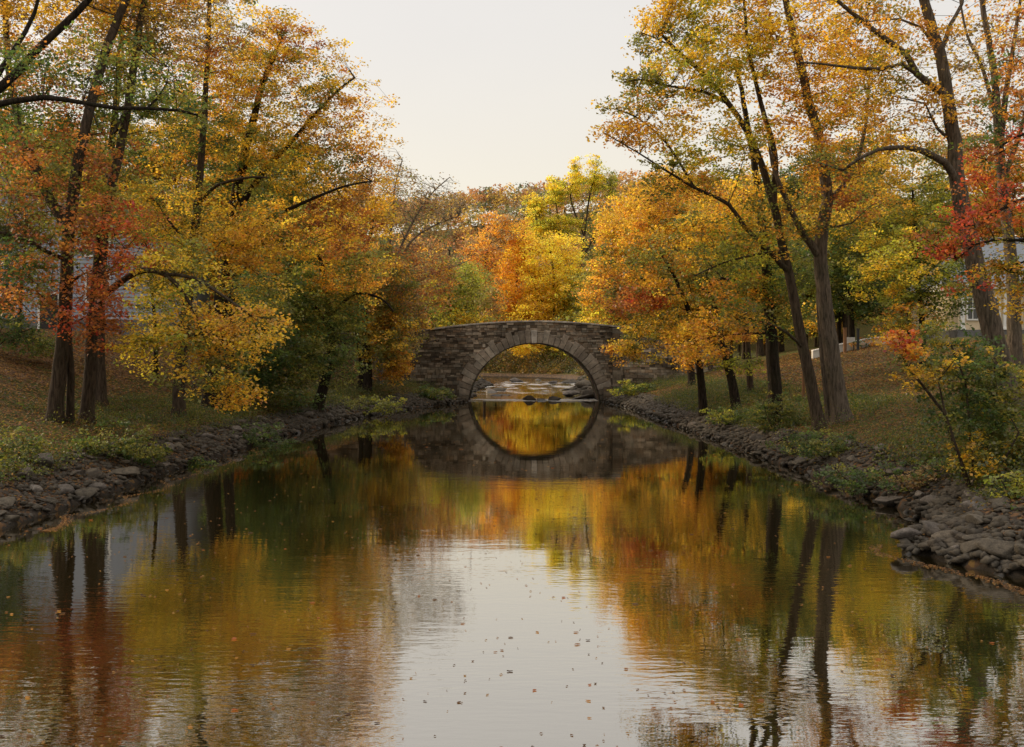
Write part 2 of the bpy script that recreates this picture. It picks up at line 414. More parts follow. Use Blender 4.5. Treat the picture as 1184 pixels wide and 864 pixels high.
# coping stones, one run per side, and the deck between
for yf0, yf1 in ((YB0-.07, YB0+.5), (YB1-.5, YB1+.07)):
    mb = MB(); x = XL
    while x < 7.3:
        wd = rng.uniform(.6, 1.3); x1 = min(x+wd, 7.32); k = rng.uniform(.75, 1.2)
        z0, z1 = ztop(x), ztop(x1-.015)
        c = (.34*k, .30*k, .25*k)
        mb.add([(x,yf0,z0),(x1-.015,yf0,z1),(x1-.015,yf1,z1),(x,yf1,z0),(x,yf0,z0+.12),(x1-.015,yf0,z1+.12),(x1-.015,yf1,z1+.12),(x,yf1,z0+.12)],
               [(0,3,2,1),(4,5,6,7),(0,1,5,4),(1,2,6,5),(2,3,7,6),(3,0,4,7)], c)
        x = x1
    rel(mb).build('coping', M['masonry'], bridge, bevel=.02)
mb = MB(); X = np.linspace(XL, 14.5, 50)
for i in range(49):
    z0, z1 = ztop(X[i])-.95, ztop(X[i+1])-.95
    mb.add([(X[i],YB0+.4,z0),(X[i+1],YB0+.4,z1),(X[i+1],YB1-.4,z1),(X[i],YB1-.4,z0)], [(0,1,2,3)], (.16,.13,.10))
rel(mb).build('deck', M['masonry'], bridge)
# shallow pilasters beside the arch
def pilaster(xa, xb, ztopf, pr, name='pilaster'):
    mb = MB(); z = -.6
    while z < ztopf:
        hh = rng.uniform(.2, .34); x = xa
        while x < xb-.05:
            wd = min(rng.uniform(.35, .7), xb-x); k = rng.uniform(.6, 1.1); c = tuple(v*k for v in rng.choice(GREYS))
            mb.box(x+.006, x+wd-.006, YB0-pr-rng.uniform(0, .03), YB0+.1, z+.006, min(z+hh-.006, ztopf), c); x += wd
        z += hh
    rel(mb).build(name, M['masonry'], bridge)
pilaster(6.75, 7.45, ztop(7.2)-.02, .24); pilaster(-4.35, -3.55, 1.75, .3); pilaster(6.15, 6.74, 1.0, .2)
pilaster(-3.54, -3.05, .55, .22)

# ---------------------------------------------------------------- trees
PAL = dict(
    green=[(.075,.105,.026), (.105,.135,.030), (.055,.080,.022)],
    dgreen=[(.050,.075,.020), (.068,.092,.026), (.085,.105,.030)],
    olive=[(.17,.155,.032), (.215,.185,.036), (.125,.125,.030)],
    ygreen=[(.30,.27,.036), (.36,.31,.04), (.21,.21,.034)],
    yellow=[(.62,.41,.045), (.66,.46,.06), (.48,.33,.04)],
    gold=[(.56,.31,.04), (.60,.36,.045), (.44,.25,.036)],
    orange=[(.52,.235,.038), (.57,.28,.04), (.42,.17,.034)],
    rust=[(.35,.115,.036), (.41,.15,.040), (.25,.080,.032)],
    red=[(.40,.062,.032), (.35,.048,.032), (.44,.11,.035)],
    brown=[(.23,.14,.065), (.28,.17,.075), (.17,.105,.05)])
for k in PAL:
    q = np.array(PAL[k]); q[:, 1] *= 1.08 if k in ('gold', 'orange', 'rust', 'brown') else 1.04; PAL[k] = q
def fnoise(p, f, seed):
    r = np.random.RandomState(seed); s = 0
    for _ in range(4):
        k = r.normal(size=3)*f; s = s+np.sin(p@k+r.uniform(0, 6.28))
    return s/4
def catmull(pts, step):
    pts = np.asarray(pts, float); out = []
    e = np.vstack([2*pts[0]-pts[1], pts, 2*pts[-1]-pts[-2]])
    for i in range(1, len(e)-2):
        p0, p1, p2, p3 = e[i-1], e[i], e[i+1], e[i+2]; n = max(1, int(np.linalg.norm(p2-p1)/step))
        for t in np.arange(n)/n:
            out.append(.5*((2*p1)+(-p0+p2)*t+(2*p0-5*p1+4*p2-p3)*t*t+(-p0+3*p1-3*p2+p3)*t**3))
    out.append(pts[-1]); return np.array(out)
def leaf_mesh_arrays(c, size, r, updot=.5, aspect=.8):
    n = len(c)
    nrm = r.normal(size=(n, 3)); nrm[:, 2] = np.abs(nrm[:, 2])*(1+updot)+updot; nrm /= np.linalg.norm(nrm, axis=1)[:, None]
    a = r.normal(size=(n, 3)); a -= nrm*np.sum(a*nrm, 1)[:, None]; a /= np.linalg.norm(a, axis=1)[:, None]
    b = np.cross(nrm, a)
    s = (size*r.uniform(.5, 1.35, n))[:, None]
    fold = nrm*s*r.uniform(-.12, .22, (n, 1))
    v = np.stack([c-a*s*.5, c+b*s*.5*aspect+fold-a*s*.08, c+a*s*.5, c-b*s*.5*aspect+fold-a*s*.08], 1).reshape(-1, 3)
    f = np.arange(4*n).reshape(n, 4)
    return v, f
def tubes(chains, sides_fn):
    V, Fq = [], []; base = 0
    for pts, rad in chains:
        n = len(pts)
        if n < 2: continue
        s = sides_fn(rad[0])
        t = np.gradient(pts, axis=0); t /= (np.linalg.norm(t, axis=1)[:, None]+1e-9)
        ref = np.array([.31, .87, .12]) if abs(t[0, 2]) > .5 else np.array([0, 0, 1.])
        u = np.cross(t, ref); u /= (np.linalg.norm(u, axis=1)[:, None]+1e-9); w_ = np.cross(t, u)
        an = np.arange(s)*2*math.pi/s
        ring = pts[:, None, :]+rad[:, None, None]*(np.cos(an)[None, :, None]*u[:, None, :]+np.sin(an)[None, :, None]*w_[:, None, :])
        V.append(ring.reshape(-1, 3))
        i = (np.arange(n-1)[:, None]*s+np.arange(s)[None, :]); j = (np.arange(n-1)[:, None]*s+(np.arange(s)+1)[None, :] % s)
        Fq.append(np.stack([i, j, j+s, i+s], 2).reshape(-1, 4)+base); base += n*s
    return np.concatenate(V), np.concatenate(Fq)

LEAFK, DENSK = 1.45, 2.3
def tree_meshes(trunks, blobs, seed, leaf=.11, lp=34, dens=9., tip=.006, bf=.13, spread=.30, minh=1.8, step=.6, flare=1.42, leafmul=1.0, gain=1.):
    """trunks: [(points, r0, r1, parent?)] world; blobs: [(centre, radii, density, palettes, leafiness)]; returns base, wood, crown"""
    leaf *= .80
    r = np.random.RandomState(seed)
    pos, par, plen, fix = [], [], [], []
    base = np.array(trunks[0][0][0], float)
    okp = []
    for ti, (pts, r0, r1, attach) in enumerate(trunks):
        q = catmull(pts, .35)
        q[1:-1] += r.normal(size=q[1:-1].shape)*r0*.035
        tt = np.linspace(0, 1, len(q)); rad = r0+(r1-r0)*tt**.9
        h = q[:, 2]-base[2]
        if not attach: rad = rad*(1+(flare-1)*np.exp(-np.maximum(h, 0)/.24)+.0)
        prev = -1
        if attach:
            A_ = np.array(pos); prev = int(np.argmin(np.sum((A_-q[0])**2, 1))); q = q[1:]; rad = rad[1:]; 
            if len(q): rad = np.minimum(rad, fix[prev]*.85)
        for i in range(len(q)):
            pos.append(q[i]); par.append(prev); fix.append(rad[i])
            plen.append(0 if prev < 0 else plen[prev]+np.linalg.norm(q[i]-pos[prev])); prev = len(pos)-1
            okp.append((q[i][2]-base[2] > minh) or bool(attach))
    ntr = len(pos)
    A, pal, lv = [], [], []
    for bi, (c, rr, dn, pals, leafy) in enumerate(blobs):
        c = np.array(c, float); rr = np.array(rr, float)
        area = math.pi*rr[0]*max(rr[1], rr[2]) if False else math.pi*rr[0]*rr[2]
        n = max(4, int(area*dens*dn*DENSK))
        d = r.normal(size=(n, 3)); d /= np.linalg.norm(d, axis=1)[:, None]
        p = d*(r.uniform(0.02, 1, n)**(1/2.4)*np.where(r.uniform(0, 1, n) < .14, r.uniform(1.05, 1.38, n), 1.))[:, None]
        # uneven outline: bumps on the ellipsoid
        bump = 1+.26*fnoise(d*1.0, 3.0, seed*31+bi)
        A.append(c+p*rr*bump[:, None]); pal += [pals]*n; lv += [leafy]*n
    A = np.concatenate(A); n = len(A); lv = np.array(lv, float)
    Tp = np.array(pos); ok = np.array(okp); pl = np.array(plen)
    idx = np.where(ok)[0]
    D_ = np.linalg.norm(A[:, None]-Tp[None, idx], axis=2)
    below = np.maximum(0, Tp[None, idx, 2]-A[:, None, 2]+.2)
    cost = D_+below*.5+bf*.35*pl[None, idx]
    j = np.argmin(cost, 1); best = cost[np.arange(n), j]; bp = idx[j]
    todo = np.ones(n, bool); term = []; termpal = []; inter = []
    for _ in range(n):
        i = int(np.argmin(np.where(todo, best, 1e9))); todo[i] = False
        a0 = np.array(pos[bp[i]]); a1 = A[i]; dist = np.linalg.norm(a1-a0); m = max(1, int(dist/step))
        jit = r.normal(size=3)*dist*.07; jit[2] += dist*.05
        prev = bp[i]; new = []
        for k in range(1, m+1):
            t = k/m; q = a0+(a1-a0)*t+jit*math.sin(math.pi*t)+(r.normal(size=3)*.02 if k < m else 0)
            plen.append(plen[prev]+np.linalg.norm(q-np.array(pos[prev]))); pos.append(q); par.append(prev); fix.append(0); prev = len(pos)-1; new.append(prev)
            if k < m: inter.append((prev, i))
        term.append((prev, i))
        for nn in new:
            q = pos[nn]; dd = np.linalg.norm(A-q, axis=1)+np.maximum(0, q[2]-A[:, 2])*.25+bf*plen[nn]
            u = todo & (dd < best); best[u] = dd[u]; bp[u] = nn
    pos = np.array(pos); NN = len(pos); e = 2.35
    acc = np.zeros(NN); kids = [[] for _ in range(NN)]
    for i in range(NN-1, -1, -1):
        if not kids[i] : acc[i] = max(acc[i], tip**e)
        if par[i] >= 0: acc[par[i]] += acc[i]; kids[par[i]].append(i)
    rad = acc**(1/e)
    for i in range(ntr): rad[i] = max(fix[i], .004) if fix[i] > 0 else rad[i]
    for i in range(ntr, NN): rad[i] = min(rad[i], rad[par[i]]*.92)
    chains = []; stack = [(i, -1) for i in range(ntr) if par[i] < 0]
    while stack:
        s, fr = stack.pop(); ch = [s]; cur = s
        while kids[cur]:
            ks = kids[cur]
            tk = [k for k in ks if k < ntr and cur < ntr and k == cur+1]
            nxt = tk[0] if tk else max(ks, key=lambda k: rad[k])
            for k in ks:
                if k != nxt: stack.append((k, cur))
            ch.append(nxt); cur = nxt
        p = pos[ch]; rd = rad[ch]
        if fr >= 0: p = np.vstack([pos[fr], p]); rd = np.concatenate([[min(rad[fr]*.9, rd[0]*1.15)], rd])
        chains.append((p, rd))
    wv, wf = tubes(chains, lambda q: 10 if q > .09 else 6 if q > .03 else 4 if q > .012 else 3)
    # leaves
    cl, pc, lw = [], [], []
    for k, i in term: cl.append(pos[k]); pc.append(i); lw.append(lv[i])
    for k, i in inter:
        if rad[k] < .028: cl.append(pos[k]); pc.append(i); lw.append(lv[i]*.55)
    cl = np.array(cl); pc = np.array(pc); lw = np.array(lw)
    cnt = r.poisson(np.maximum(LEAFK*lp*lw*leafmul*r.uniform(.35, 1.5, len(cl)), 0))
    rep = np.repeat(np.arange(len(cl)), cnt); nl = len(rep)
    off = r.normal(size=(nl, 3)); off /= np.linalg.norm(off, axis=1)[:, None]
    off = off*(r.uniform(0, 1, nl)**.45)[:, None]*np.array([1, 1, .5])*spread*1.5*r.uniform(.55, 1.2, len(cl))[rep][:, None]
    lc = cl[rep]+off
    col = np.zeros((nl, 3))
    noi = fnoise(cl, .9, seed+5)*.8+r.normal(size=len(cl))*.4          # palette choice per twig
    jj = r.randint(0, 3, len(cl)); bright = np.exp(fnoise(cl, 1.6, seed+9)*.16)
    cc = np.zeros((len(cl), 3))
    for q in range(len(cl)):
        pl_ = pal[pc[q]]; t = (noi[q]*.5+.5)*len(pl_); k = int(min(max(t, 0), len(pl_)-1e-3)); cc[q] = PAL[pl_[k]][jj[q]]
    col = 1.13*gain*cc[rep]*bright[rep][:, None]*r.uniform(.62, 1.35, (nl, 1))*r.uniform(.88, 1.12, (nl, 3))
    lvv, lf = leaf_mesh_arrays(lc, leaf, r)
    return base, (wv-base, wf), (lvv-base, lf, col)
def make_tree(name, label, cat, group, bark, trunks, blobs, seed, **kw):
    base, (wv, wf), (lv, lf, col) = tree_meshes(trunks, blobs, seed, **kw)
    root = empty(name, tuple(base), label, cat, group)
    link('trunk' if cat != 'shrub' else 'stem', new_mesh('trunk', wv, wf, M[bark], True), root)
    link('crown' if cat != 'shrub' else 'foliage', new_mesh('crown', lv, lf, M['leaf'], False, cols=np.clip(col, 0, .9)), root)
    return root, len(lf)
NL = 0
def px_tree(name, label, cat, group, bark, D, trunks, blobs, seed, **kw):
    """trunks: [( [(u,v[,D])...], width0 px, width1 px, attach )]; blobs: (u,v,D,ru,rv,rd,dens,palettes[,leafiness])"""
    global NL
    T = []
    for k, (pts, w0, w1, att) in enumerate(trunks):
        q = [P(p[0], p[1], p[2] if len(p) > 2 else D) for p in pts]
        if not att:
            g = H1(q[0][0], q[0][1])-.12; q[0] = np.array([q[0][0], q[0][1], min(g, q[0][2]) if q[0][2]-g < 1.5 else g])
        T.append((q, w0/2/F*D, w1/2/F*D, att))
    B = []
    for b in blobs:
        u, v, d, ru, rv, rd, dn, pl = b[:8]; lf = b[8] if len(b) > 8 else 1.
        B.append((P(u, v, d), (ru/F*d, rd, rv/F*d), dn, pl, lf))
    root, n = make_tree(name, label, cat, group, bark, T, B, seed, **kw); NL += n
    return root
LG = 'trees along the left bank'; RG = 'trees along the right bank'
# ---- left bank
px_tree('maple_tree', 'rust red maple with forked trunk, leftmost trunk rising from the left bank', 'tree', LG, 'bark', 26,
    [([(62,492),(68,440),(74,380),(77,320),(80,260),(92,180),(108,110),(125,50),(150,-10),(165,-70),(170,-160)], 18, 6, False),
     ([(80,482,26.4),(82,440,26.3),(79,390,26.2),(76,330,26)], 9, 8, False),
     ([(80,270),(50,215,26.5),(25,150,27),(10,80,27.5),(5,0,28),(-10,-90,28)], 13, 5, True),
     ([(76,300),(52,290,25.5),(30,277,25),(5,270,24.6),(-30,262,24)], 5, 3, True)],
    [(70,215,26,105,65,2.6,1.,['rust','olive','rust']), (125,285,25.2,62,52,1.8,1.15,['rust','red','rust','olive']), (28,325,25,48,55,1.6,1.1,['olive','rust','green']),
     (112,365,24.6,36,42,1.0,1.2,['red','rust','red']), (40,130,27,80,60,2.5,.9,['olive','green','rust']), (90,40,27,110,70,2.5,.5,['gold','brown','orange']),
     (120,-70,27,150,80,3,.55,['gold','orange','rust']), (0,-60,28,90,110,3,.55,['gold','orange'])], 11, lp=30)
px_tree('maple_tree', 'yellow maple whose golden bough arches low over the water, second trunk from the left', 'tree', LG, 'bark', 27,
    [([(99,488),(104,440),(106,390),(111,340),(118,270),(135,190),(150,110),(160,40),(170,-20),(180,-110)], 16, 5, False),
     ([(110,350),(125,338,26.5),(142,324,26),(165,313,25.5),(190,317,25.2),(212,338,25),(226,362,25),(234,385,25)], 10, 3, True),
     ([(190,317,25.2),(225,322,25),(262,345,24.8),(290,365,24.8)], 5, 2.5, True),
     ([(150,120),(130,155,26.5),(136,150,26)], 4, 3, True)],
    [(205,375,25,50,42,1.8,1.0,['olive','gold','ygreen']), (272,385,25,62,36,1.6,1.15,['gold','gold','orange']), (245,430,25,50,32,1.4,1.1,['gold','olive','gold']),
     (278,455,25,28,22,.9,1.2,['gold','orange']), (172,395,25.2,34,40,1.2,.9,['yellow','ygreen']), (215,310,26,60,36,1.8,.9,['gold','olive','yellow']),
     (170,120,28,75,60,2.5,.75,['olive','green','gold']), (170,30,28,90,60,2.5,.5,['gold','brown','olive']), (170,-60,28,110,70,3,.5,['gold','orange'])], 12, lp=30)
px_tree('maple_tree', 'slim straight tree just behind the second trunk on the left bank', 'tree', LG, 'bark', 31,
    [([(117,468),(115,420),(115,370),(119,290),(126,200),(135,110),(142,20),(146,-60)], 14, 4, False)],
    [(150,230,31,60,45,2.2,.7,['olive','gold','rust']), (120,150,31,70,50,2.2,.7,['green','olive','green']), (150,20,31,90,70,2.5,.55,['gold','orange']), (190,300,31,40,40,2,.8,['gold','ygreen'])], 13, lp=28)
px_tree('maple_tree', 'olive and gold tree with slender trunk in the middle of the left bank slope', 'tree', LG, 'bark', 33,
    [([(206,480),(208,440),(213,380),(222,300),(230,220),(236,140),(240,60),(243,-10)], 15, 4, False),
     ([(228,240),(250,215,32.5),(290,205,32),(310,206,31.7)], 5, 2, True), ([(224,285),(200,262,32.5),(182,235,32.2),(165,222,32)], 4, 2, True)],
    [(225,250,33,75,50,2.5,.85,['olive','gold','green']), (270,290,32,60,45,2.2,.9,['gold','orange','olive']), (230,160,34,80,45,2.5,.8,['olive','green','gold']), (245,90,34,70,50,2.5,.75,['orange','gold','rust']),
     (215,20,34,80,50,2.5,.5,['gold','brown']), (300,350,31,45,35,1.8,.8,['gold','olive'])], 14, lp=28)
px_tree('maple_tree', 'tall dense orange maple with twin dark trunks, tallest crown on the left bank', 'tree', LG, 'bark_dark', 37,
    [([(243,474),(246,440),(250,390),(258,330),(268,250),(285,170),(305,95),(325,45)], 21, 5, False),
     ([(262,470,36.6),(266,420,36.6),(268,360,36.8),(262,310,37)], 12, 9, False),
     ([(268,255),(300,205),(340,160),(385,110),(410,90)], 9, 2.5, True), ([(262,300),(300,260,36),(350,235,35.5),(400,215,35.5),(430,210,36)], 7, 2, True)],
    [(330,110,37,75,55,3,.75,['orange','gold','olive']), (400,150,38,52,58,2.5,.6,['gold','orange','brown']), (290,50,37,60,50,2.5,.55,['orange','gold','olive']),
     (345,55,38,55,30,2.5,.5,['gold','rust']), (335,200,36.5,85,45,3,.8,['orange','olive','gold']), (425,210,38.5,42,45,2.5,.6,['gold','orange','brown']),
     (250,150,37,60,60,2.5,.7,['orange','gold']), (300,275,35.5,70,40,2.5,.95,['gold','orange','olive']), (395,260,37.5,55,40,2.5,.9,['orange','gold','rust'])], 15, lp=32, leaf=.12)
px_tree('maple_tree', 'dense green tree with drooping boughs and curved trunk before the orange maple', 'tree', LG, 'bark_dark', 45,
    [([(365,468),(374,448),(380,420),(384,390),(378,345),(368,290),(362,240)], 13, 4, False),
     ([(382,380),(350,340,44),(310,318,43),(290,316,42.5)], 6, 3, True), ([(382,365),(410,340,44),(440,345,44),(455,360,44)], 5, 2, True)],
    [(320,335,43,62,48,3,1.1,['green','olive','green']), (290,405,40,50,52,2.5,1.2,['green','dgreen','green']), (335,425,41,48,42,2.2,1.15,['green','dgreen','olive']),
     (375,375,44,55,52,3,1.,['olive','green','olive']), (400,310,44,55,48,3,.9,['olive','orange','gold']), (360,270,44,60,40,3,.9,['olive','gold','green']), (390,425,45,30,20,2,.8,['olive','green'])], 16, gain=1.25, lp=30, leaf=.14, spread=.36, minh=1.0)
px_tree('maple_tree', 'small gold and orange tree overhanging the left end of the bridge', 'tree', LG, 'bark_dark', 56,
    [([(424,448),(425,430),(424,400),(420,350),(424,300),(432,250)], 12, 3, False), ([(416,449,56.5),(418,420,56.4),(410,370,56)], 8, 4, False)],
    [(420,330,56,58,55,3.5,.85,['olive','orange','rust']), (445,395,56,34,36,2.5,1.1,['gold','olive','orange']), (458,425,56,16,20,1.2,1.2,['orange','gold']), (395,250,57,55,45,3.5,.8,['orange','gold']), (455,345,57,35,35,2.5,.8,['brown','olive','rust'])], 17, lp=30, leaf=.17, spread=.42, dens=7)
px_tree('bare_tree', 'nearly bare grey tree fanning its thin limbs beside the left end of the bridge', 'tree', LG, 'bark_pale', 62,
    [([(440,440),(438,400),(437,360),(450,325),(462,290),(478,255),(498,225),(520,205)], 6.5, 1.2, False),
     ([(438,370),(460,345),(490,322),(515,312),(545,300)], 3.2, 1, True), ([(450,325),(475,280),(500,262),(530,250)], 4, 1.2, True), ([(440,355),(452,270),(456,220),(465,185)], 5, 1.2, True)],
    [(490,245,62,48,40,4,1.3,['brown','olive'],.10), (480,320,62,50,40,4,1.2,['brown','rust','orange'],.45), (455,225,62,35,45,4,1.1,['brown'],.16), (520,235,62,25,22,3,1.,['brown'],.06), (460,380,62,35,35,3,1.,['olive','brown','gold'],.8)], 18, lp=26, leaf=.17, spread=.4, dens=9, tip=.009)
px_tree('oak_tree', 'dark limbed green tree reaching in from beyond the left edge at the top', 'tree', LG, 'bark_dark', 18.5,
    [([(-150,500),(-145,400),(-140,280),(-130,160),(-120,60),(-110,-80),(-100,-200)], 38, 14, False),
     ([(-138,185),(-80,150,18.2),(-30,128,18),(15,117,18),(50,113,18),(95,119,17.9),(135,125,17.8),(170,125,17.8),(205,128,17.8),(228,133,17.8)], 12, 2.5, True),
     ([(95,119,17.9),(107,130,17.8),(113,147,17.7)], 4, 1.5, True), ([(160,125,17.8),(182,114,17.9),(193,96,18),(195,78,18)], 4.5, 1.5, True),
     ([(-130,170),(-60,140,18.6),(0,102,18.8),(45,56,19),(75,27,19.1),(108,-6,19.2),(150,-60,19.4)], 14, 6, True), ([(-20,112,18.7),(15,60,18.8),(40,15,18.9),(50,-30,19)], 8, 3, True)],
    [(50,80,18.3,70,30,1.2,.9,['green','green','olive','rust']), (150,75,18.2,52,38,1.2,.8,['green','olive','green']), (205,100,18,38,28,.9,.9,['green','olive']), (0,140,18.2,50,30,1.2,.7,['olive','green']),
     (60,-60,19,130,50,1.5,.6,['olive','gold']), (225,140,17.9,22,18,.6,.8,['green','olive'])], 19, lp=22, leaf=.085, spread=.2, dens=13, tip=.004)
px_tree('evergreen_shrub', 'dark leafy bush at the left edge below the house', 'shrub', None, 'bark_dark', 33,
    [([(-5,430),(-3,390),(0,350)], 5, 2, False)],
    [(5,380,33,32,26,1.6,1.3,['dgreen','green']), (-10,320,33,25,55,1.6,1.3,['dgreen','green']), (50,398,34,36,14,1.5,1.3,['green','olive'])], 20, lp=30, minh=.2)
px_tree('understory_tree', 'small olive tree screening the left part of the white house', 'tree', None, 'bark_dark', 38,
    [([(20,420),(22,380),(25,330),(30,270)], 6, 2, False)],
    [(15,250,38,50,45,2.4,1.,['olive','rust','green']), (-20,300,38,45,60,2.4,1.,['green','olive','dgreen']), (45,300,38,26,30,1.6,.7,['olive','rust']), (40,200,39,60,40,2.4,.9,['gold','olive','rust'])], 21, lp=28, leaf=.14, spread=.34, dens=8)
px_tree('understory_tree', 'small gold tree screening the right part of the white house', 'tree', None, 'bark_dark', 40,
    [([(180,430),(180,390),(176,340),(172,290)], 6, 2, False)],
    [(185,330,40,34,50,2.4,1.1,['yellow','olive','gold']), (120,250,40,55,40,2.4,.9,['rust','olive','gold']), (190,250,40,45,45,2.4,.9,['gold','olive'])], 22, lp=28, leaf=.14, spread=.34, dens=8)
# ---- right bank
px_tree('maple_tree', 'leaning dark trunked maple with a bright gold crown reaching over the river', 'tree', RG, 'bark', 29,
    [([(949,488),(938,445),(926,390),(915,330),(904,280),(894,236),(880,190),(862,150),(842,119),(812,85),(786,62),(765,40)], 15, 4, False),
     ([(913,318),(893,294,28.6),(859,260,28.2),(842,236,28),(803,217,27.6),(765,194,27.3),(740,178,27),(718,165,27),(698,154,27)], 7, 1., True),
     ([(932,405),(910,385,28.5),(888,374,28),(865,368,27.8),(850,370,27.6)], 4, 1.6, True), ([(842,119),(810,105,28.4),(775,100,28),(742,92,27.6),(722,95,27.4)], 5, 1.2, True), ([(812,85),(785,60,28.5),(760,45,28),(742,38,27.8)], 4, 1.2, True), ([(803,217,27.6),(770,165,27.6),(735,135,27.4),(712,126,27.2)], 4, 1.2, True), ([(906,290),(876,294,28),(837,304,27.6),(803,319,27.3)], 4, 1.5, True),
     ([(894,236),(896,180),(880,120),(866,60),(860,0)], 8, 3, True)],
    [(752,140,27.5,42,34,1.8,.8,['gold','orange','olive']), (800,80,28,60,44,2.2,1.05,['gold','ygreen','yellow']), (790,25,28.5,55,34,2,.9,['olive','gold','ygreen']), (725,155,27.2,28,16,1,1.1,['orange','gold']),
     (855,50,29,60,60,2.4,.95,['yellow','gold','ygreen']), (830,170,28.4,60,45,2.2,.9,['ygreen','gold','ygreen']), (780,215,27.8,55,30,1.8,.9,['olive','orange','gold']), (750,100,27.5,30,26,1.2,.9,['olive','gold']),
     (855,365,27.6,36,20,1,.7,['green','olive','orange']), (850,290,28.2,55,34,1.8,.8,['olive','ygreen','orange']), (860,-50,29,90,60,2.5,.7,['gold','yellow']), (704,152,27,20,6,.4,1.3,['gold','orange']), (716,122,27.2,22,8,.5,1.3,['gold','olive']), (734,88,27.4,20,9,.5,1.3,['gold','olive']), (745,55,27.6,18,10,.5,1.2,['olive','gold']), (752,25,27.8,14,14,.5,1.6,['gold','olive']), (775,0,28,14,18,.5,1.5,['gold'])], 31, lp=30, leaf=.115)
px_tree('maple_tree', 'tall brown maple with forked grey trunk and thin companion stem, right bank', 'tree', RG, 'bark_grey', 29.3,
    [([(975,488),(966,440),(960,400),(954,350),(949,300),(951,262),(957,232),(952,195),(945,150),(934,112),(922,60),(908,0),(900,-70)], 21, 5, False),
     ([(962,487,29.7),(956,440,29.7),(951,390,29.6),(948,340,29.5)], 12, 9, False),
     ([(946,292),(928,270,29),(916,246,28.8),(905,222,28.6),(893,190,28.6)], 10, 4, True), ([(957,235),(985,200,29.6),(1000,150,30),(1005,90,30)], 7, 2.5, True), ([(950,270),(968,262,29),(985,258,28.6)], 4, 1.5, True)],
    [(935,150,29,65,60,2.4,.8,['orange','gold','olive']), (900,250,28.8,60,35,2,.8,['orange','olive','gold']), (930,60,29.3,65,55,2.4,.75,['orange','gold','rust']), (985,120,30,50,60,2.4,.8,['gold','orange']),
     (975,220,29.5,55,40,2,.75,['rust','orange','olive']), (930,-40,29.3,100,60,2.5,.7,['gold','orange']), (1000,40,30,50,50,2,.65,['gold','orange'])], 32, lp=28, leaf=.11)
px_tree('maple_tree', 'green and orange tree with straight dark ivy-clad trunk left of the leaning trunks', 'tree', RG, 'bark_dark', 33,
    [([(897,488),(896,450),(893,405),(889,350),(884,280),(874,200),(862,130),(850,70)], 18, 4, False), ([(890,350),(865,330,32.5),(835,322,32.2),(812,335,32)], 5, 2, True), ([(891,385),(858,386,32),(835,388,31.5)], 4, 1.6, True)],
    [(850,340,32.2,50,26,2,1.,['orange','olive','orange']), (825,385,32,38,28,1.5,1.1,['orange','gold','orange']), (880,315,33,50,38,2.2,1.1,['olive','ygreen','green']), (905,365,33,36,30,1.8,1.0,['green','olive']), (850,240,33,60,40,2.3,.9,['olive','gold','orange']),
     (810,275,33.5,50,40,2,.9,['olive','gold']), (915,310,34,40,45,2.2,1.,['green','olive'])], 33, lp=30, leaf=.12)
px_tree('maple_tree', 'small orange tree leaning left nearest the water among the thin right bank trunks', 'tree', RG, 'bark_dark', 42,
    [([(814,465),(810,435),(804,400),(796,360),(780,320),(762,290)], 11, 3, False)],
    [(770,300,42,60,45,3,.95,['gold','olive','orange']), (790,365,42,40,28,2.2,.9,['olive','gold']), (800,400,41,26,28,1.6,1.2,['orange','orange','gold']), (745,345,43,30,16,1.6,1.3,['red','rust','red']), (745,395,43.5,36,30,1.8,.7,['olive','gold','olive']), (722,408,44,18,14,1.,1.3,['gold','orange'])], 34, lp=30, leaf=.14, spread=.34, dens=8)
px_tree('maple_tree', 'thin tree with a strongly leaning trunk and gold crown beside the wing wall', 'tree', RG, 'bark_dark', 41,
    [([(853,468),(847,445),(840,415),(832,380),(822,340),(815,300),(800,260)], 12, 3, False)],
    [(800,255,42,60,45,3,.85,['gold','orange','olive']), (840,330,41,45,40,2.4,.9,['olive','ygreen']), (755,250,43,42,40,2.6,.9,['orange','gold']), (850,420,41,36,12,1.4,.8,['ygreen','olive'])], 35, lp=30, leaf=.14, spread=.34, dens=8)
px_tree('maple_tree', 'slight grey stemmed tree behind the dark ivy-clad trunk', 'tree', RG, 'bark', 46,
    [([(868,455),(866,425),(864,390),(860,340),(862,290)], 8, 3, False)],
    [(862,330,46,45,50,2.6,.9,['olive','gold','green']), (880,270,46,50,50,2.8,.8,['gold','olive'])], 36, lp=26, leaf=.16, spread=.36, dens=7)
px_tree('maple_tree', 'orange and gold tree spreading above the right end of the bridge', 'tree', RG, 'bark_dark', 58,
    [([(800,450),(799,430),(795,395),(780,350),(760,310),(750,260)], 9, 3, False), ([(785,360),(760,340,57),(738,318,56.5),(722,300,56)], 4, 1.5, True)],
    [(730,290,58,45,50,3.5,1.,['gold','orange','olive']), (770,240,58,50,45,3.5,.8,['orange','gold']), (718,250,59,28,34,2.5,.9,['gold','orange']), (715,345,56,24,26,2,1.,['orange','rust','olive']), (765,345,57,35,35,3,.8,['olive','orange'])], 37, lp=30, leaf=.18, spread=.45, dens=6)
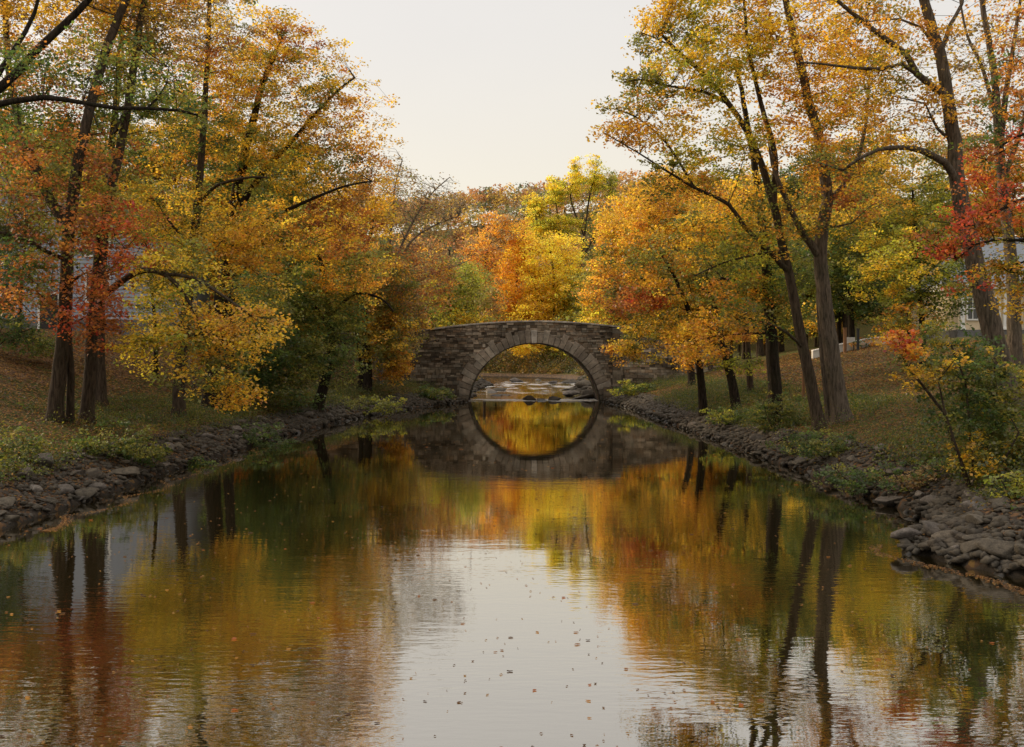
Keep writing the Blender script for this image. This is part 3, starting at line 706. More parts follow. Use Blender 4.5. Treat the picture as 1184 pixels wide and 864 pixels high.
px_tree('maple_tree', 'largest leaning grey trunk at the right with sweeping arched limbs', 'tree', RG, 'bark_grey', 25,
    [([(1168,470),(1155,415),(1140,355),(1127,302),(1115,250),(1108,215),(1103,165),(1095,112),(1086,62),(1074,22),(1063,-20),(1050,-90)], 27, 8, False),
     ([(1107,212),(1092,188,24.7),(1070,176,24.4),(1045,171,24.1),(1015,173,23.9),(992,184,23.8),(975,197,23.8)], 10, 3, True),
     ([(1094,112),(1078,100,24.8),(1060,86,24.6),(1048,63,24.5),(1030,50,24.4),(998,25,24.3),(967,0,24.2),(940,-30,24)], 9, 3, True),
     ([(1060,86,24.6),(1042,74,24.2),(1020,80,24),(985,78,23.8),(950,74,23.6),(925,72,23.5)], 5, 2, True), ([(1088,70),(1066,32,25.2),(1040,22,25.4),(1005,25,25.4)], 4, 1.6, True),
     ([(1090,60,25.2),(1098,30,25.6),(1112,5,26),(1118,-40,26)], 6, 3, True), ([(1112,170,25),(1085,150,25),(1070,120,25)], 5, 2, True)],
    [(1000,90,24.5,70,45,1.8,.65,['gold','gold','olive']), (980,20,24.5,70,45,1.8,.65,['gold','orange','olive']), (1060,30,25,60,50,1.8,.45,['gold','orange']), (1020,200,24.4,55,34,1.6,.6,['orange','olive','gold']),
     (1060,130,24.8,60,35,1.8,.7,['olive','gold','orange']), (1110,90,25.5,40,60,1.8,.4,['gold','brown']), (1040,-60,25,120,60,2,.6,['gold','orange']), (970,180,24,36,24,1.2,.6,['rust','olive'])], 38, lp=26, leaf=.10, spread=.27, dens=9)
px_tree('maple_tree', 'upright dark trunk at the right edge with bare pale upper limbs', 'tree', RG, 'bark_grey', 33,
    [([(1174,400),(1172,350),(1168,290),(1160,220),(1154,150),(1150,90),(1140,30),(1130,-30)], 18, 5, False), ([(1156,170),(1163,110),(1172,50),(1180,0)], 8, 3, True), ([(1153,140),(1136,80),(1118,40),(1110,0)], 6, 2, True), ([(1160,210),(1180,150,33),(1200,80,33)], 7, 3, True)],
    [(1140,90,33,60,60,2.4,1.,['brown','orange'],.3), (1170,20,33,60,50,2.4,1.,['gold','orange'],.35), (1130,160,33,55,35,2,1.,['rust','brown','green'],.5), (1195,130,33,50,60,2,1.,['orange','rust'],.6), (1150,75,32.6,24,10,.8,1.2,['green','olive'],1.)], 39, lp=26, leaf=.12, dens=6)
px_tree('red_maple_tree', 'scarlet and green maple whose boughs enter from the right edge', 'tree', RG, 'bark_dark', 21.5,
    [([(1290,540),(1280,440),(1270,340),(1262,250),(1255,150),(1250,60)], 26, 8, False),
     ([(1268,310),(1225,285,21.3),(1184,278,21.2),(1150,277,21.1),(1125,284,21),(1106,300,21)], 7, 2, True), ([(1260,240),(1215,225,21.4),(1170,235,21.3),(1130,262,21.2)], 7, 2, True), ([(1256,170),(1215,150,21.6),(1170,160,21.6),(1140,185,21.6)], 6, 2, True)],
    [(1150,240,21.4,48,34,1.3,1.1,['rust','red','rust']), (1108,268,21.2,42,26,1.1,1.1,['red','rust','olive']), (1160,185,21.6,45,32,1.3,.9,['red','rust','green']), (1170,300,21.4,34,40,1.2,.9,['gold','olive','ygreen']), (1092,290,21,22,13,.6,1.2,['red']), (1165,130,21.8,34,30,1.2,.7,['rust','green','orange']),
     (1125,330,21.3,26,16,.8,.8,['orange','red','olive']), (1180,340,21.6,30,30,1,1.1,['gold','orange']), (1160,315,21.8,30,18,.8,1.,['olive','gold','orange']), (1190,60,22,40,60,1.3,.7,['rust','orange'])], 40, lp=26, leaf=.095, spread=.22, dens=12)
px_tree('maple_tree', 'bushy yellow and green maple behind the grass slope on the right', 'tree', RG, 'bark_dark', 42,
    [([(1068,405),(1066,370),(1062,330),(1060,280),(1055,220)], 8, 3, False)],
    [(1035,305,41,52,45,2.8,1.1,['yellow','ygreen','gold']), (1075,250,42,52,45,2.8,1.,['gold','ygreen','olive']), (1085,330,41,40,45,2.5,1.1,['olive','green','ygreen']), (1000,250,43,45,45,2.8,.95,['green','olive','gold']), (1045,370,40,40,25,2,1.,['yellow','olive','orange']), (1060,190,43,55,35,2.6,.8,['gold','olive'])], 41, lp=30, leaf=.14, spread=.34, dens=8)
px_tree('maple_tree', 'shady green maple with low skirts standing by the pale garden wall', 'tree', RG, 'bark_dark', 62,
    [([(985,392),(984,370),(982,340),(980,290),(978,240)], 8, 3, False)],
    [(985,320,62,52,42,4,1.1,['green','dgreen','olive']), (940,310,62,40,50,4,1.,['olive','green']), (1010,350,61,30,22,3,1.,['dgreen','green']), (970,250,62,60,50,4,1.,['olive','gold','green']), (930,365,60,28,18,2.5,.9,['olive','gold'])], 42, lp=28, leaf=.19, spread=.48, dens=5.5)
# bushes on the banks
px_tree('riverside_shrub', 'large multi-stemmed golden green shrub leaning over the stones at lower right', 'shrub', 'shrubs on the banks', 'bark', 17.6,
    [([(1124,566),(1110,532),(1098,498),(1092,478),(1070,450),(1050,425),(1040,405)], 5.5, 2, False), ([(1126,566),(1112,535,17.3),(1100,500,17.2),(1091,470,17.2),(1085,440,17.2)], 4, 2, False),
     ([(1130,567,17.8),(1123,520,17.8),(1120,480,17.8),(1116,440,17.9),(1100,400,18)], 4, 2, False), ([(1136,568,17.9),(1142,510,18),(1150,460,18),(1150,420,18)], 4, 2, False), ([(1140,570,17.6),(1160,535,17.4),(1178,500,17.2)], 3, 2, False)],
    [(1075,425,17.6,42,30,.8,1.,['olive','gold','olive']), (1120,420,18,52,32,.9,1.,['olive','green','gold']), (1138,465,18,42,32,.9,1.3,['green','olive','green']), (1128,528,17.4,32,26,.6,1.1,['gold','olive','gold']), (1165,510,17.8,34,50,.8,1.4,['green','olive','gold']), (1110,480,17.9,40,30,.8,1.,['green','olive','green']),
     (1042,392,17.4,22,14,.4,1.5,['red','red','orange']), (1052,405,17.3,16,12,.4,1.2,['red','orange']), (1160,440,18.2,30,30,.8,1.,['olive','gold']), (1085,390,18,30,18,.6,1.,['green','olive'])], 51, lp=22, leaf=.085, spread=.15, dens=24, tip=.003, minh=.5, step=.35, flare=1.1)
def bush(u, v, D, ru, rv, pals, label, seed, name='riverside_shrub', lf=.08, dens=20, lp=20, sp=.14, grp='shrubs on the banks'):
    b = P(u, v, D); s = D/F; g = H1(b[0], b[1]); w_, h_ = ru*s, rv*s
    T = [([np.array([b[0], b[1], g-.08]), np.array([b[0]+.1*w_, b[1], g+.5*h_]), np.array([b[0]+.2*w_, b[1], g+1.0*h_])], .02, .008, False),
         ([np.array([b[0]-.1*w_, b[1], g-.08]), np.array([b[0]-.5*w_, b[1]-.1, g+.6*h_]), np.array([b[0]-.6*w_, b[1], g+h_])], .018, .008, False)]
    B = [((b[0], b[1], g+h_*.75), (w_, w_*.7, h_*.75), 1., pals, 1.), ((b[0]-.5*w_, b[1]-.2*w_, g+h_*.45), (w_*.6, w_*.5, h_*.45), 1., pals, 1.), ((b[0]+.6*w_, b[1], g+h_*.5), (w_*.55, w_*.5, h_*.5), 1., pals[::-1], 1.)]
    global NL
    rt, n = make_tree(name, label, 'shrub', grp, 'bark', T, B, seed, leaf=lf, dens=dens, lp=lp, spread=sp, minh=.1, step=.3, flare=1., tip=.003); NL += n
    return rt
bush(128,500,23.5,46,30,['olive','green','olive'],'yellowish weedy shrub in front of the left pair of trunks',61)
bush(165,502,24.5,30,24,['green','olive'],'low green weedy shrub right of the yellowish one on the left bank',62)
bush(222,497,27,22,15,['green','ygreen'],'bright green tuft of leaves at the rock edge of the left bank',63)
bush(20,520,21,36,20,['green','olive','brown'],'dull green weeds at the far left of the bank edge',64)
bush(300,470,33,40,26,['dgreen','green'],'dark green bush at the foot of the twin dark trunks',65, lf=.1, dens=12)
bush(1172,590,15.2,26,26,['green','ygreen','olive'],'bright green leafy clump right of the large shrub near the stones',66)
bush(1010,530,21,70,22,['green','olive'],'wide low green patch of brambles above the stones at right',67)
bush(1060,540,19.5,50,26,['olive','green','brown'],'tangled olive brambles under the left side of the large shrub',76)
bush(960,512,25,46,20,['green','olive'],'green brambles on the bank right below the leaning trunks',77)
bush(930,505,27,40,18,['olive','green'],'low olive brambles below the leaning trunks',68)
bush(898,462,32.2,26,32,['green','olive','dgreen'],'ivy mound wrapped around the foot of the straight dark trunk',69)
bush(850,478,37,40,15,['olive','green','ygreen'],'soft green undergrowth patch left of the ivy mound',70, lf=.1, dens=12)
bush(735,450,62,30,10,['green','ygreen'],'green grass clump at the foot of the right wing wall',71, lf=.14, dens=9, sp=.2)
bush(500,456,62,24,12,['green','olive'],'green clump at the foot of the left bridge wall',72, lf=.14, dens=9, sp=.2)
bush(1000,400,58,18,9,['rust','orange','green'],'clipped red leaved hedge by the pale garden wall',73, lf=.14, dens=9, sp=.2)
bush(1165,420,28,40,22,['olive','green'],'olive bush below the cream house',74, lf=.1, dens=12)
bush(420,462,50,50,14,['ygreen','olive'],'pale grassy shrub on the left bank near the bridge',75, lf=.12, dens=9, sp=.2)

# ---- trees beyond the bridge, each its own crown
BG = 'trees beyond the bridge'  # gain on these trees brightens leaf colour, standing in for sunlit glow
px_tree('maple_tree', 'glowing golden yellow tree rising right above the bridge crown', 'tree', BG, 'bark', 170,
    [([(640,440),(640,400),(641,360),(640,320),(636,285)], 6, 2, False), ([(641,375),(622,340),(612,315)], 3, 1, True), ([(641,370),(662,335),(672,310)], 3, 1, True)],
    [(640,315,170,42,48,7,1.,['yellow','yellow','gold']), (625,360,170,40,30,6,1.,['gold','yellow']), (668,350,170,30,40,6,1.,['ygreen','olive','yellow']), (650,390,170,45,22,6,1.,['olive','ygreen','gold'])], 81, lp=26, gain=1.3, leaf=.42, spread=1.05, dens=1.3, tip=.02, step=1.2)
px_tree('maple_tree', 'pinkish orange tree left of the golden yellow one beyond the bridge', 'tree', BG, 'bark', 174,
    [([(598,440),(598,400),(597,350),(598,310),(600,280)], 5, 2, False)],
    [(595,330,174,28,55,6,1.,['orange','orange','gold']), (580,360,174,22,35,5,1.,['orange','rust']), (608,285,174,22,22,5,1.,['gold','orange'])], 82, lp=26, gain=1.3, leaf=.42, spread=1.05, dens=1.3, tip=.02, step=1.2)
px_tree('poplar_tree', 'tall loose yellow-green poplar standing highest above the bridge', 'tree', BG, 'bark', 182,
    [([(668,440),(668,380),(670,320),(676,270),(682,225),(690,195)], 5, 1.5, False), ([(668,360),(655,300),(645,250),(640,210)], 4, 1, True), ([(668,330),(630,280),(618,245)], 3, 1, True), ([(676,275),(660,230),(666,200)], 3, 1, True), ([(672,300),(700,250),(706,215)], 3, 1, True)],
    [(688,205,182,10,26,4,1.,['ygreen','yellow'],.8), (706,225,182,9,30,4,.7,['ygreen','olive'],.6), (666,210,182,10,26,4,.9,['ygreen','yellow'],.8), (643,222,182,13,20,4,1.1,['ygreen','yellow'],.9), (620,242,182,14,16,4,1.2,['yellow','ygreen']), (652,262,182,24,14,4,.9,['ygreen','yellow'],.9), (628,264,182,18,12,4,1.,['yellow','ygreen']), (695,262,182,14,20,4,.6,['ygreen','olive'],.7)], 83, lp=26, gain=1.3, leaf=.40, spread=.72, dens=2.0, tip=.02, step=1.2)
px_tree('maple_tree', 'olive green tree above the left half of the bridge', 'tree', BG, 'bark', 92,
    [([(520,440),(520,400),(520,360),(518,320),(520,290)], 6, 2, False)],
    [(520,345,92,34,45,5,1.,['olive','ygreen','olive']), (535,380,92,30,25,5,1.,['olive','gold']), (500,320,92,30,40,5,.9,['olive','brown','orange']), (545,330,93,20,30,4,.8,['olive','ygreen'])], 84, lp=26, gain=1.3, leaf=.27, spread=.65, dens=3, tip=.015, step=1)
px_tree('maple_tree', 'brown orange tree behind the olive one, below the hill', 'tree', BG, 'bark', 165,
    [([(560,430),(560,380),(560,330),(562,290)], 4, 2, False)],
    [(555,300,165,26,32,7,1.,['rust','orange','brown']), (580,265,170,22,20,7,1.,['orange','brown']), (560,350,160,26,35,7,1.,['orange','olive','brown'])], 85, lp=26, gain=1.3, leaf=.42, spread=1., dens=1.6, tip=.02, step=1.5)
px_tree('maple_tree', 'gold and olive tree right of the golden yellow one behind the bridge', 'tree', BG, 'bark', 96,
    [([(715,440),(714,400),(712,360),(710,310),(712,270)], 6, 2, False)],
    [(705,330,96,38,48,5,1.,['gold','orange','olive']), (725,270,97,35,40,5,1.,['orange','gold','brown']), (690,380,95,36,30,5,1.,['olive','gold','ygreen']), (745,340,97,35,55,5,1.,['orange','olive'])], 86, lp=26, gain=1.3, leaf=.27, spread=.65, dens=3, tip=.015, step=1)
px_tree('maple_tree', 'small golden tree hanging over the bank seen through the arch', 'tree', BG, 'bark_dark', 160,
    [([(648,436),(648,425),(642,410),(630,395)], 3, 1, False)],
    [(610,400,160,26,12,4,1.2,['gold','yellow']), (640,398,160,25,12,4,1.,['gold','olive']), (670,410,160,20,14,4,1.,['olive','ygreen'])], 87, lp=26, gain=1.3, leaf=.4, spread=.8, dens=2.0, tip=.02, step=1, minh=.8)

# generic crowns for the rows behind, built once per colour and copied
def generic(seed, pals, name, bark='bark', hgt=15, rad=4.6):
    r = random.Random(seed); o = np.array([0., 0, 0])
    T = [([o, o+[.1, 0, hgt*.3], o+[.3, .1, hgt*.6], o+[.2, 0, hgt*.85]], .24, .07, False), ([o+[.2, .1, hgt*.35], o+[1.6, .5, hgt*.55], o+[2.6, .7, hgt*.72]], .12, .04, True), ([o+[.2, .1, hgt*.4], o+[-1.5, -.5, hgt*.6], o+[-2.4, .3, hgt*.75]], .12, .04, True)]
    B = []
    for i in range(8):
        a = i*2.4; q = r.uniform(.25, .62)*rad; z = hgt*(.30+.085*i)
        B.append((o+[q*math.cos(a), q*math.sin(a), z], (rad*.58*(1.15-.06*i),)*2+(hgt*.13,), 1., pals if i % 2 else pals[::-1], 1.))
    return tree_meshes(T, B, seed, leaf=.25, lp=26, dens=3.6, tip=.012, spread=.6, step=1., minh=2)
protos = []
for i, (pl, nm) in enumerate([(['gold','orange','olive'],'gold and orange'), (['olive','green','ygreen'],'olive green'), (['orange','rust','gold'],'rusty orange'), (['yellow','gold','ygreen'],'yellow'), (['green','dgreen','olive'],'dark green')]):
    b, (wv, wf), (lv, lf, col) = generic(200+i, pl, nm); NL += len(lf)
    protos.append((nm, new_mesh('trunk', wv, wf, M['bark'], True), new_mesh('crown', lv, lf, M['leaf'], False, cols=np.clip(col, 0, .9))))
def plant(pi, x, y, s, sz, label, group):
    nm, tm, cm = protos[pi]
    rt = empty('background_tree', (x, y, H1(x, y)-.1), label, 'tree', group, rz=(x*1.7+y) % 6.28); rt.scale = (s, s, s*sz)
    link('trunk', tm, rt); link('crown', cm, rt)
rb = random.Random(77)
PLACES = []
for k in range(30): PLACES.append((rb.uniform(-52, -14) if k % 3 else rb.uniform(-30, -12), rb.uniform(60, 135), 'L'))
for k in range(34): PLACES.append((rb.uniform(15, 62) if k % 3 else rb.uniform(15, 34), rb.uniform(70, 140), 'R'))
for k in range(30): PLACES.append((rb.uniform(-40, 50), rb.uniform(170, 225), 'F'))
used = []
for x, y, s in PLACES:
    d, _ = sdist(x, y)
    if d[0] < 4: continue
    u = U0+x/y*F
    if s == 'F' and 520 < u < 700 and y < 185: continue
    if s != 'F' and 545 < u < 700: continue
    if any(math.hypot(x-a, y-b) < 5.2 for a, b in used): continue
    if s == 'L' and x > -16 and y < 66: continue
    used.append((x, y)); pi = rb.choice([0, 1, 2, 3, 1, 0]) if s != 'L' else rb.choice([0, 1, 2, 1, 2])
    where = {'L': 'in the wood behind the left bank', 'R': 'in the wood behind the right bank', 'F': 'at the foot of the distant hill'}[s]
    plant(pi, x, y, rb.uniform(.8, 1.15), rb.uniform(.85, 1.05), protos[pi][0]+' tree standing '+where, {'L': 'wood behind the left bank', 'R': 'wood behind the right bank', 'F': 'trees at the foot of the hill'}[s]+', '+protos[pi][0])
# around the houses
for (x, y, pi, s, lab) in [(-36,47,1,1.1,'olive green tree at the left end of the white house'), (-31,64,2,1.,'rusty orange tree rising behind the white house'), (-22,66,0,1.,'gold tree behind the right end of the white house'),
                           (-14.5,58,1,.85,'olive green tree between the white house and the river'),
                           (38,78,0,1.1,'gold tree behind the cream house'), (27,82,1,1.,'olive green tree left of the cream house'), (45,62,2,1.,'rusty orange tree right of the cream house'),
                           (18,72,4,.9,'dark green tree behind the garden wall'), (23,74,4,.95,'dark green tree right of centre behind the garden wall')]:
    plant(pi, x, y, s, 1., lab, None)

# distant wood on the hill: one mass
r = np.random.RandomState(9)
cs, cr, ccol = [], [], []
keys = ['rust', 'orange', 'olive', 'brown', 'green', 'gold', 'rust']
for i in range(2600):
    y = r.uniform(205, 430); x = r.uniform(-.62, .62)*y
    z = H1(x, y); cs.append((x, y, z+r.uniform(6, 10))); cr.append(r.uniform(2.8, 5.0)); ccol.append((PAL[keys[r.randint(len(keys))]][r.randint(3)]*.8+np.array([.07,.055,.04]))*r.uniform(.75, 1.1))  # palette paled and lifted: distance haze is mixed into the leaf colour
cs = np.array(cs); cr = np.array(cr); ccol = np.array(ccol)
per = 110; rep = np.repeat(np.arange(len(cs)), per)
d = r.normal(size=(len(rep), 3)); d /= np.linalg.norm(d, axis=1)[:, None]; d[:, 2] = np.where(d[:, 2] < -.35, -d[:, 2], d[:, 2])
bumpy = 1+.22*np.sin(d[:, 0]*5+rep)*np.cos(d[:, 1]*4+rep*1.3)
pt = cs[rep]+d*(cr[rep]*r.uniform(.75, 1.05, len(rep))*bumpy)[:, None]*np.array([1, 1, 1.25])
v, f = leaf_mesh_arrays(pt, 1.0, r)
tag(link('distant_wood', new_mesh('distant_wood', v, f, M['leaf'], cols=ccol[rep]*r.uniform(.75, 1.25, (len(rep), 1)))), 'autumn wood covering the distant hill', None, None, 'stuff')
NL += len(rep)

# ---------------------------------------------------------------- undergrowth, fallen leaves
def scatter(n, side, y0, y1, dmin, dmax, seed, power=1.):
    r = np.random.RandomState(seed)
    y = y0+(y1-y0)*r.uniform(0, 1, n)**power
    sh = np.interp(y, SL[:, 0], SL[:, 1]) if side < 0 else np.interp(y, SR[:, 0], SR[:, 1])
    x = sh+side*(dmin+(dmax-dmin)*r.uniform(0, 1, n)**1.2)
    return x, y
def ground_leaves():
    X, Y = [], []
    for side, n, sd in ((-1, 105000, 1), (1, 80000, 2)):
        x, y = scatter(n, side, 11, 66, .15, 15, sd, 1.35); dk = np.abs(x-(np.interp(y, SL[:, 0], SL[:, 1]) if side < 0 else np.interp(y, SR[:, 0], SR[:, 1]))); kp = (dk > 1.5) | (np.random.RandomState(sd+50).uniform(size=len(x)) < (.65 if side < 0 else .42)); X.append(x[kp]); Y.append(y[kp])
    x = np.concatenate(X); y = np.concatenate(Y); z = H(x, y)+.012
    r = np.random.RandomState(3)
    nrm = r.normal(size=(len(x), 3))*.35; nrm[:, 2] = 1; nrm /= np.linalg.norm(nrm, axis=1)[:, None]
    c = np.stack([x, y, z+r.uniform(0, .03, len(x))], 1)
    a = r.normal(size=c.shape); a -= nrm*np.sum(a*nrm, 1)[:, None]; a /= np.linalg.norm(a, axis=1)[:, None]; b = np.cross(nrm, a)
    s = (r.uniform(.05, .095, len(x))*np.clip(y/30, .9, 1.6))[:, None]
    v = np.stack([c-a*s*.5, c+b*s*.4+nrm*s*.15, c+a*s*.5, c-b*s*.4+nrm*s*.15], 1).reshape(-1, 3)
    pal = np.array([(.17,.085,.038), (.22,.115,.05), (.12,.06,.03), (.28,.14,.05), (.30,.17,.05), (.09,.05,.028), (.20,.08,.03)])
    col = pal[r.randint(0, len(pal), len(x))]*r.uniform(.55, 1.15, (len(x), 1))
    return v, np.arange(4*len(x)).reshape(-1, 4), col
v, f, col = ground_leaves()
tag(link('fallen_leaves', new_mesh('fallen_leaves', v, f, M['leaf'], cols=col)), 'brown fallen leaves littering both banks', None, None, 'stuff')
def weeds(seed):
    r = np.random.RandomState(seed); CC = []; COL = []
    for side, n, sd in ((-1, 6200, 21), (1, 10500, 22)):
        x, y = scatter(n, side, 12, 66, 1.0, 5.6 if side > 0 else 4.4, sd, 1.25)
        keep = (wob(x*3.1, y*2.7)+r.normal(size=n)*.5) > -.35; x, y = x[keep], y[keep]
        z = H(x, y); h = r.uniform(.05, .42, len(x))*r.choice([1, 1, 1.7], len(x))*np.clip(1.4-.18*(np.abs(x)-8), .35, 1.1)
        k = 26; rep = np.repeat(np.arange(len(x)), k)
        c = np.stack([x[rep]+r.normal(size=len(rep))*.17, y[rep]+r.normal(size=len(rep))*.17, z[rep]+h[rep]*r.uniform(0, 1, len(rep))], 1)
        pk = r.choice([0, 1, 2, 3], len(x), p=[.42, .33, .15, .10]); tbl = np.array([(.06,.085,.015), (.11,.115,.02), (.18,.16,.025), (.20,.11,.03)])
        CC.append(c); COL.append(tbl[pk][rep]*1.0*r.uniform(.5, 1.3, (len(rep), 1)))
    c = np.concatenate(CC); col = np.concatenate(COL)
    v, f = leaf_mesh_arrays(c, .062*1.0, r, .3, .6)
    return v, f, col
v, f, col = weeds(4)
tag(link('undergrowth', new_mesh('undergrowth', v, f, M['leaf'], cols=col)), 'low green weeds and ground ivy along both banks', None, None, 'stuff')
def upstream_brush():
    r = np.random.RandomState(44); CC, COL = [], []
    for n, y0, y1, ra, rb_ in ((5200, 75, 150, .35, 1.3), (4200, 150, 196, .7, 2.3)):
        x = r.uniform(-38, 38, n); y = r.uniform(y0, y1, n); d, _ = sdist(x, y)
        k = (d > 1.6) & (d < (9 if y0 < 100 else 26)); x, y = x[k], y[k]; z = H(x, y); R = r.uniform(ra, rb_, len(x))
        rep = np.repeat(np.arange(len(x)), 60 if y0 < 100 else 70); dd = r.normal(size=(len(rep), 3))*.5; dd[:, 2] = np.abs(dd[:, 2])*1.1; shade = r.uniform(.5, 1.25, len(x))[rep][:, None]
        CC.append(np.stack([x, y, z], 1)[rep]+dd*R[rep][:, None]); tbl = np.array([(.11,.11,.03), (.18,.155,.035), (.06,.075,.022), (.30,.18,.04), (.20,.10,.035)])
        COL.append(tbl[r.randint(0, 5, len(x))][rep]*shade*r.uniform(.6, 1.2, (len(rep), 1)))
    c = np.concatenate(CC); v, f = leaf_mesh_arrays(c, .24, r); return v, f, np.concatenate(COL)
v, f, col = upstream_brush()
tag(link('bank_brush', new_mesh('bank_brush', v, f, M['leaf'], cols=col)), 'tangled olive brush on the banks upstream of the bridge', None, None, 'stuff')

# ---------------------------------------------------------------- rocks
def rock_data(seed, flat=.5, sub=3):
    import bmesh
    r = np.random.RandomState(seed); bm = bmesh.new(); bmesh.ops.create_icosphere(bm, subdivisions=sub, radius=1)
    co = np.array([v.co[:] for v in bm.verts]); nr = co.copy()
    # clip with random planes for angular facets, then roughen
    for k in range(15):
        n = r.normal(size=3); n /= np.linalg.norm(n); dcut = r.uniform(.40, .80); t = co@n; m = t > dcut
        co[m] -= np.outer((t[m]-dcut)*.97, n)
    co *= (1.22+.06*fnoise(nr, 3.5, seed+1)+.035*fnoise(nr, 9, seed+2))[:, None]
    co *= np.array([1, r.uniform(.6, .8), flat*r.uniform(.8, 1.2)])
    faces = np.array([[v.index for v in f.verts] for f in bm.faces]); bm.free()
    return co, faces
rockv = [rock_data(300+i, [.42, .5, .34, .6][i % 4]) for i in range(12)]
rock_me = [new_mesh('rock', co, f, M['rock' if i % 3 else 'rock2'], False) for i, (co, f) in enumerate(rockv)]

lowv = [rock_data(400+i, [.45, .55, .36, .6][i % 4], 1) for i in range(8)]
rr = random.Random(21)
def put_rock(i, x, y, s, z=None, label=None, group=None, name='shore_rock', flat=1., rz=None, tilt=.22):
    o = link(name, rock_me[i % len(rock_me)]); g = H1(x, y) if z is None else z
    o.location = (x, y, g+s*.12); o.scale = (s, s, s*flat); o.rotation_euler = (rr.uniform(-tilt, tilt), rr.uniform(-tilt, tilt), rr.uniform(0, 6.28) if rz is None else rz)
    return tag(o, label, 'rock', group)
# picked-out boulders
def rk(u, v, D, s, i, label, flat=1., rz=None):
    p = P(u, v, D); put_rock(i, p[0], p[1], s*(.74 if D < 40 else 1), p[2] if D > 40 else H1(p[0], p[1]), label, 'notable boulders', 'boulder', flat, rz)
rk(1050,636,15.1,.33,3,'flat grey slab at the tip of the stone point, lowest at right',.7,.2)
rk(1078,632,15.2,.30,7,'grey angular boulder just behind the tip of the stone point')
rk(1095,645,14.6,.30,1,'domed grey boulder at the front of the stone point')
rk(1052,622,15.9,.12,5,'small lone stone standing in the water off the stone point')
rk(1130,650,14.3,.34,4,'broad flat grey boulder right of the domed one on the point',.8)
rk(1160,615,15,.40,10,'large pale slab above the stone point',.8)
rk(1140,598,15.8,.36,9,'wide grey slab lying under the big golden green shrub',.8)
rk(1032,567,19.6,.42,6,'dark wet boulder at the waterline below the brambles')
rk(1012,565,20.0,.36,8,'smaller dark wet boulder left of the one below the brambles')
rk(203,523,25.2,.62,2,'long flat tilted slab on the left waterline',.7,-.6)
rk(238,527,25.6,.42,0,'grey flat stone right of the long tilted slab',.7)
rk(172,552,22.6,.38,11,'low grey boulder with its foot in the water at left')
rk(145,543,23.0,.55,5,'long broken ledge stone in the middle of the left shore',.6,.4)
rk(52,566,20.8,.42,3,'rounded grey boulder in the leaf litter of the left shore')
rk(36,564,20.9,.26,6,'small upright boulder beside the rounded one at far left')
rk(75,580,19.8,.40,9,'flat dark stone near the water at far left')
rk(5,600,17.9,.40,1,'mossy dark boulder at the left edge of the photo')
rk(612,463,69.8,.75,4,'rounded dark boulder in the riffle under the arch, left one',.9)
rk(640,463,69.6,.65,8,'tall dark boulder in the riffle under the arch, right one',1.3)
rk(628,464,69.2,.6,10,'low dark rock between the two boulders in the riffle',.5)
rk(672,461,71.5,.8,2,'broad dark ledge at the right foot of the arch',.7)
rk(685,458,73,.9,7,'upper dark ledge at the right side under the arch',.9)
rk(660,456,77,.8,0,'dark ledge stone upstream at the right inside the arch',.8)
rk(676,446,88,1.2,5,'largest upstream boulder seen at right through the arch',1.)
for k, (u, v, D, s, i) in enumerate([(578,447,90,.9,1),(566,450,86,.8,6),(597,440,125,.9,3),(640,441,118,.8,9),(655,449,92,.6,4),(586,456,79,.5,2),(572,457,78,.6,8),(668,452,84,.8,11),(622,438,134,.7,5),(660,440,120,1.,7)]):
    p = P(u, v, D); put_rock(i, p[0], p[1], s, max(0., H1(p[0], p[1]))-.05, 'dark stone breaking the shallow stream beyond the bridge arch', 'stream stones beyond the bridge', 'stream_stone', .7)
# riprap individuals: the nearest, largest
for side, n, lab in ((-1, 118, 'grey brown riprap stone along the left waterline'), (1, 152, 'grey riprap stone along the right waterline')):
    S = SL if side < 0 else SR
    for k in range(n):
        y = 11.5+34*(k/n)**1.15+rr.uniform(-.3, .3) if side > 0 else 15+33*(k/n)**1.1+rr.uniform(-.3, .3)
        near = side > 0 and y < 17.5
        dd = rr.uniform(-.1, 1.25 if not near else 2.2)
        x = float(np.interp(y, S[:, 0], S[:, 1]))+side*dd
        s = rr.uniform(.10, .27)*(1.2 if near else 1.)
        put_rock(k*7+3, x, y, s, None, lab, 'riprap stones, '+('left' if side < 0 else 'right')+' bank', 'shore_rock', rr.uniform(.7, 1.1))
# the smaller rubble, one mass
VV, FF = [], []; nb = 0; r = np.random.RandomState(55)
for side, n in ((-1, 6800), (1, 8200)):
    S = SL if side < 0 else SR
    y = 10.5+(66-10.5)*r.uniform(0, 1, n)**1.3; dd = r.uniform(-.32, 1.3, n)
    near = (side > 0) & (y < 18); dd = np.where(near, r.uniform(-.35, 2.4, n), dd)
    x = np.interp(y, S[:, 0], S[:, 1])+side*dd; z = H(x, y); s = r.uniform(.04, .15, n)*np.clip(y/28, .8, 1.7)
    for i in range(n):
        co, fc = lowv[r.randint(8)]; a = r.uniform(0, 6.28); ca, sa = math.cos(a), math.sin(a)
        q = co*s[i]; q = np.stack([q[:, 0]*ca-q[:, 1]*sa, q[:, 0]*sa+q[:, 1]*ca, q[:, 2]+q[:, 0]*r.uniform(-.3, .3)], 1)+[x[i], y[i], z[i]+s[i]*.1]
        VV.append(q); FF.append(fc+nb); nb += len(q)
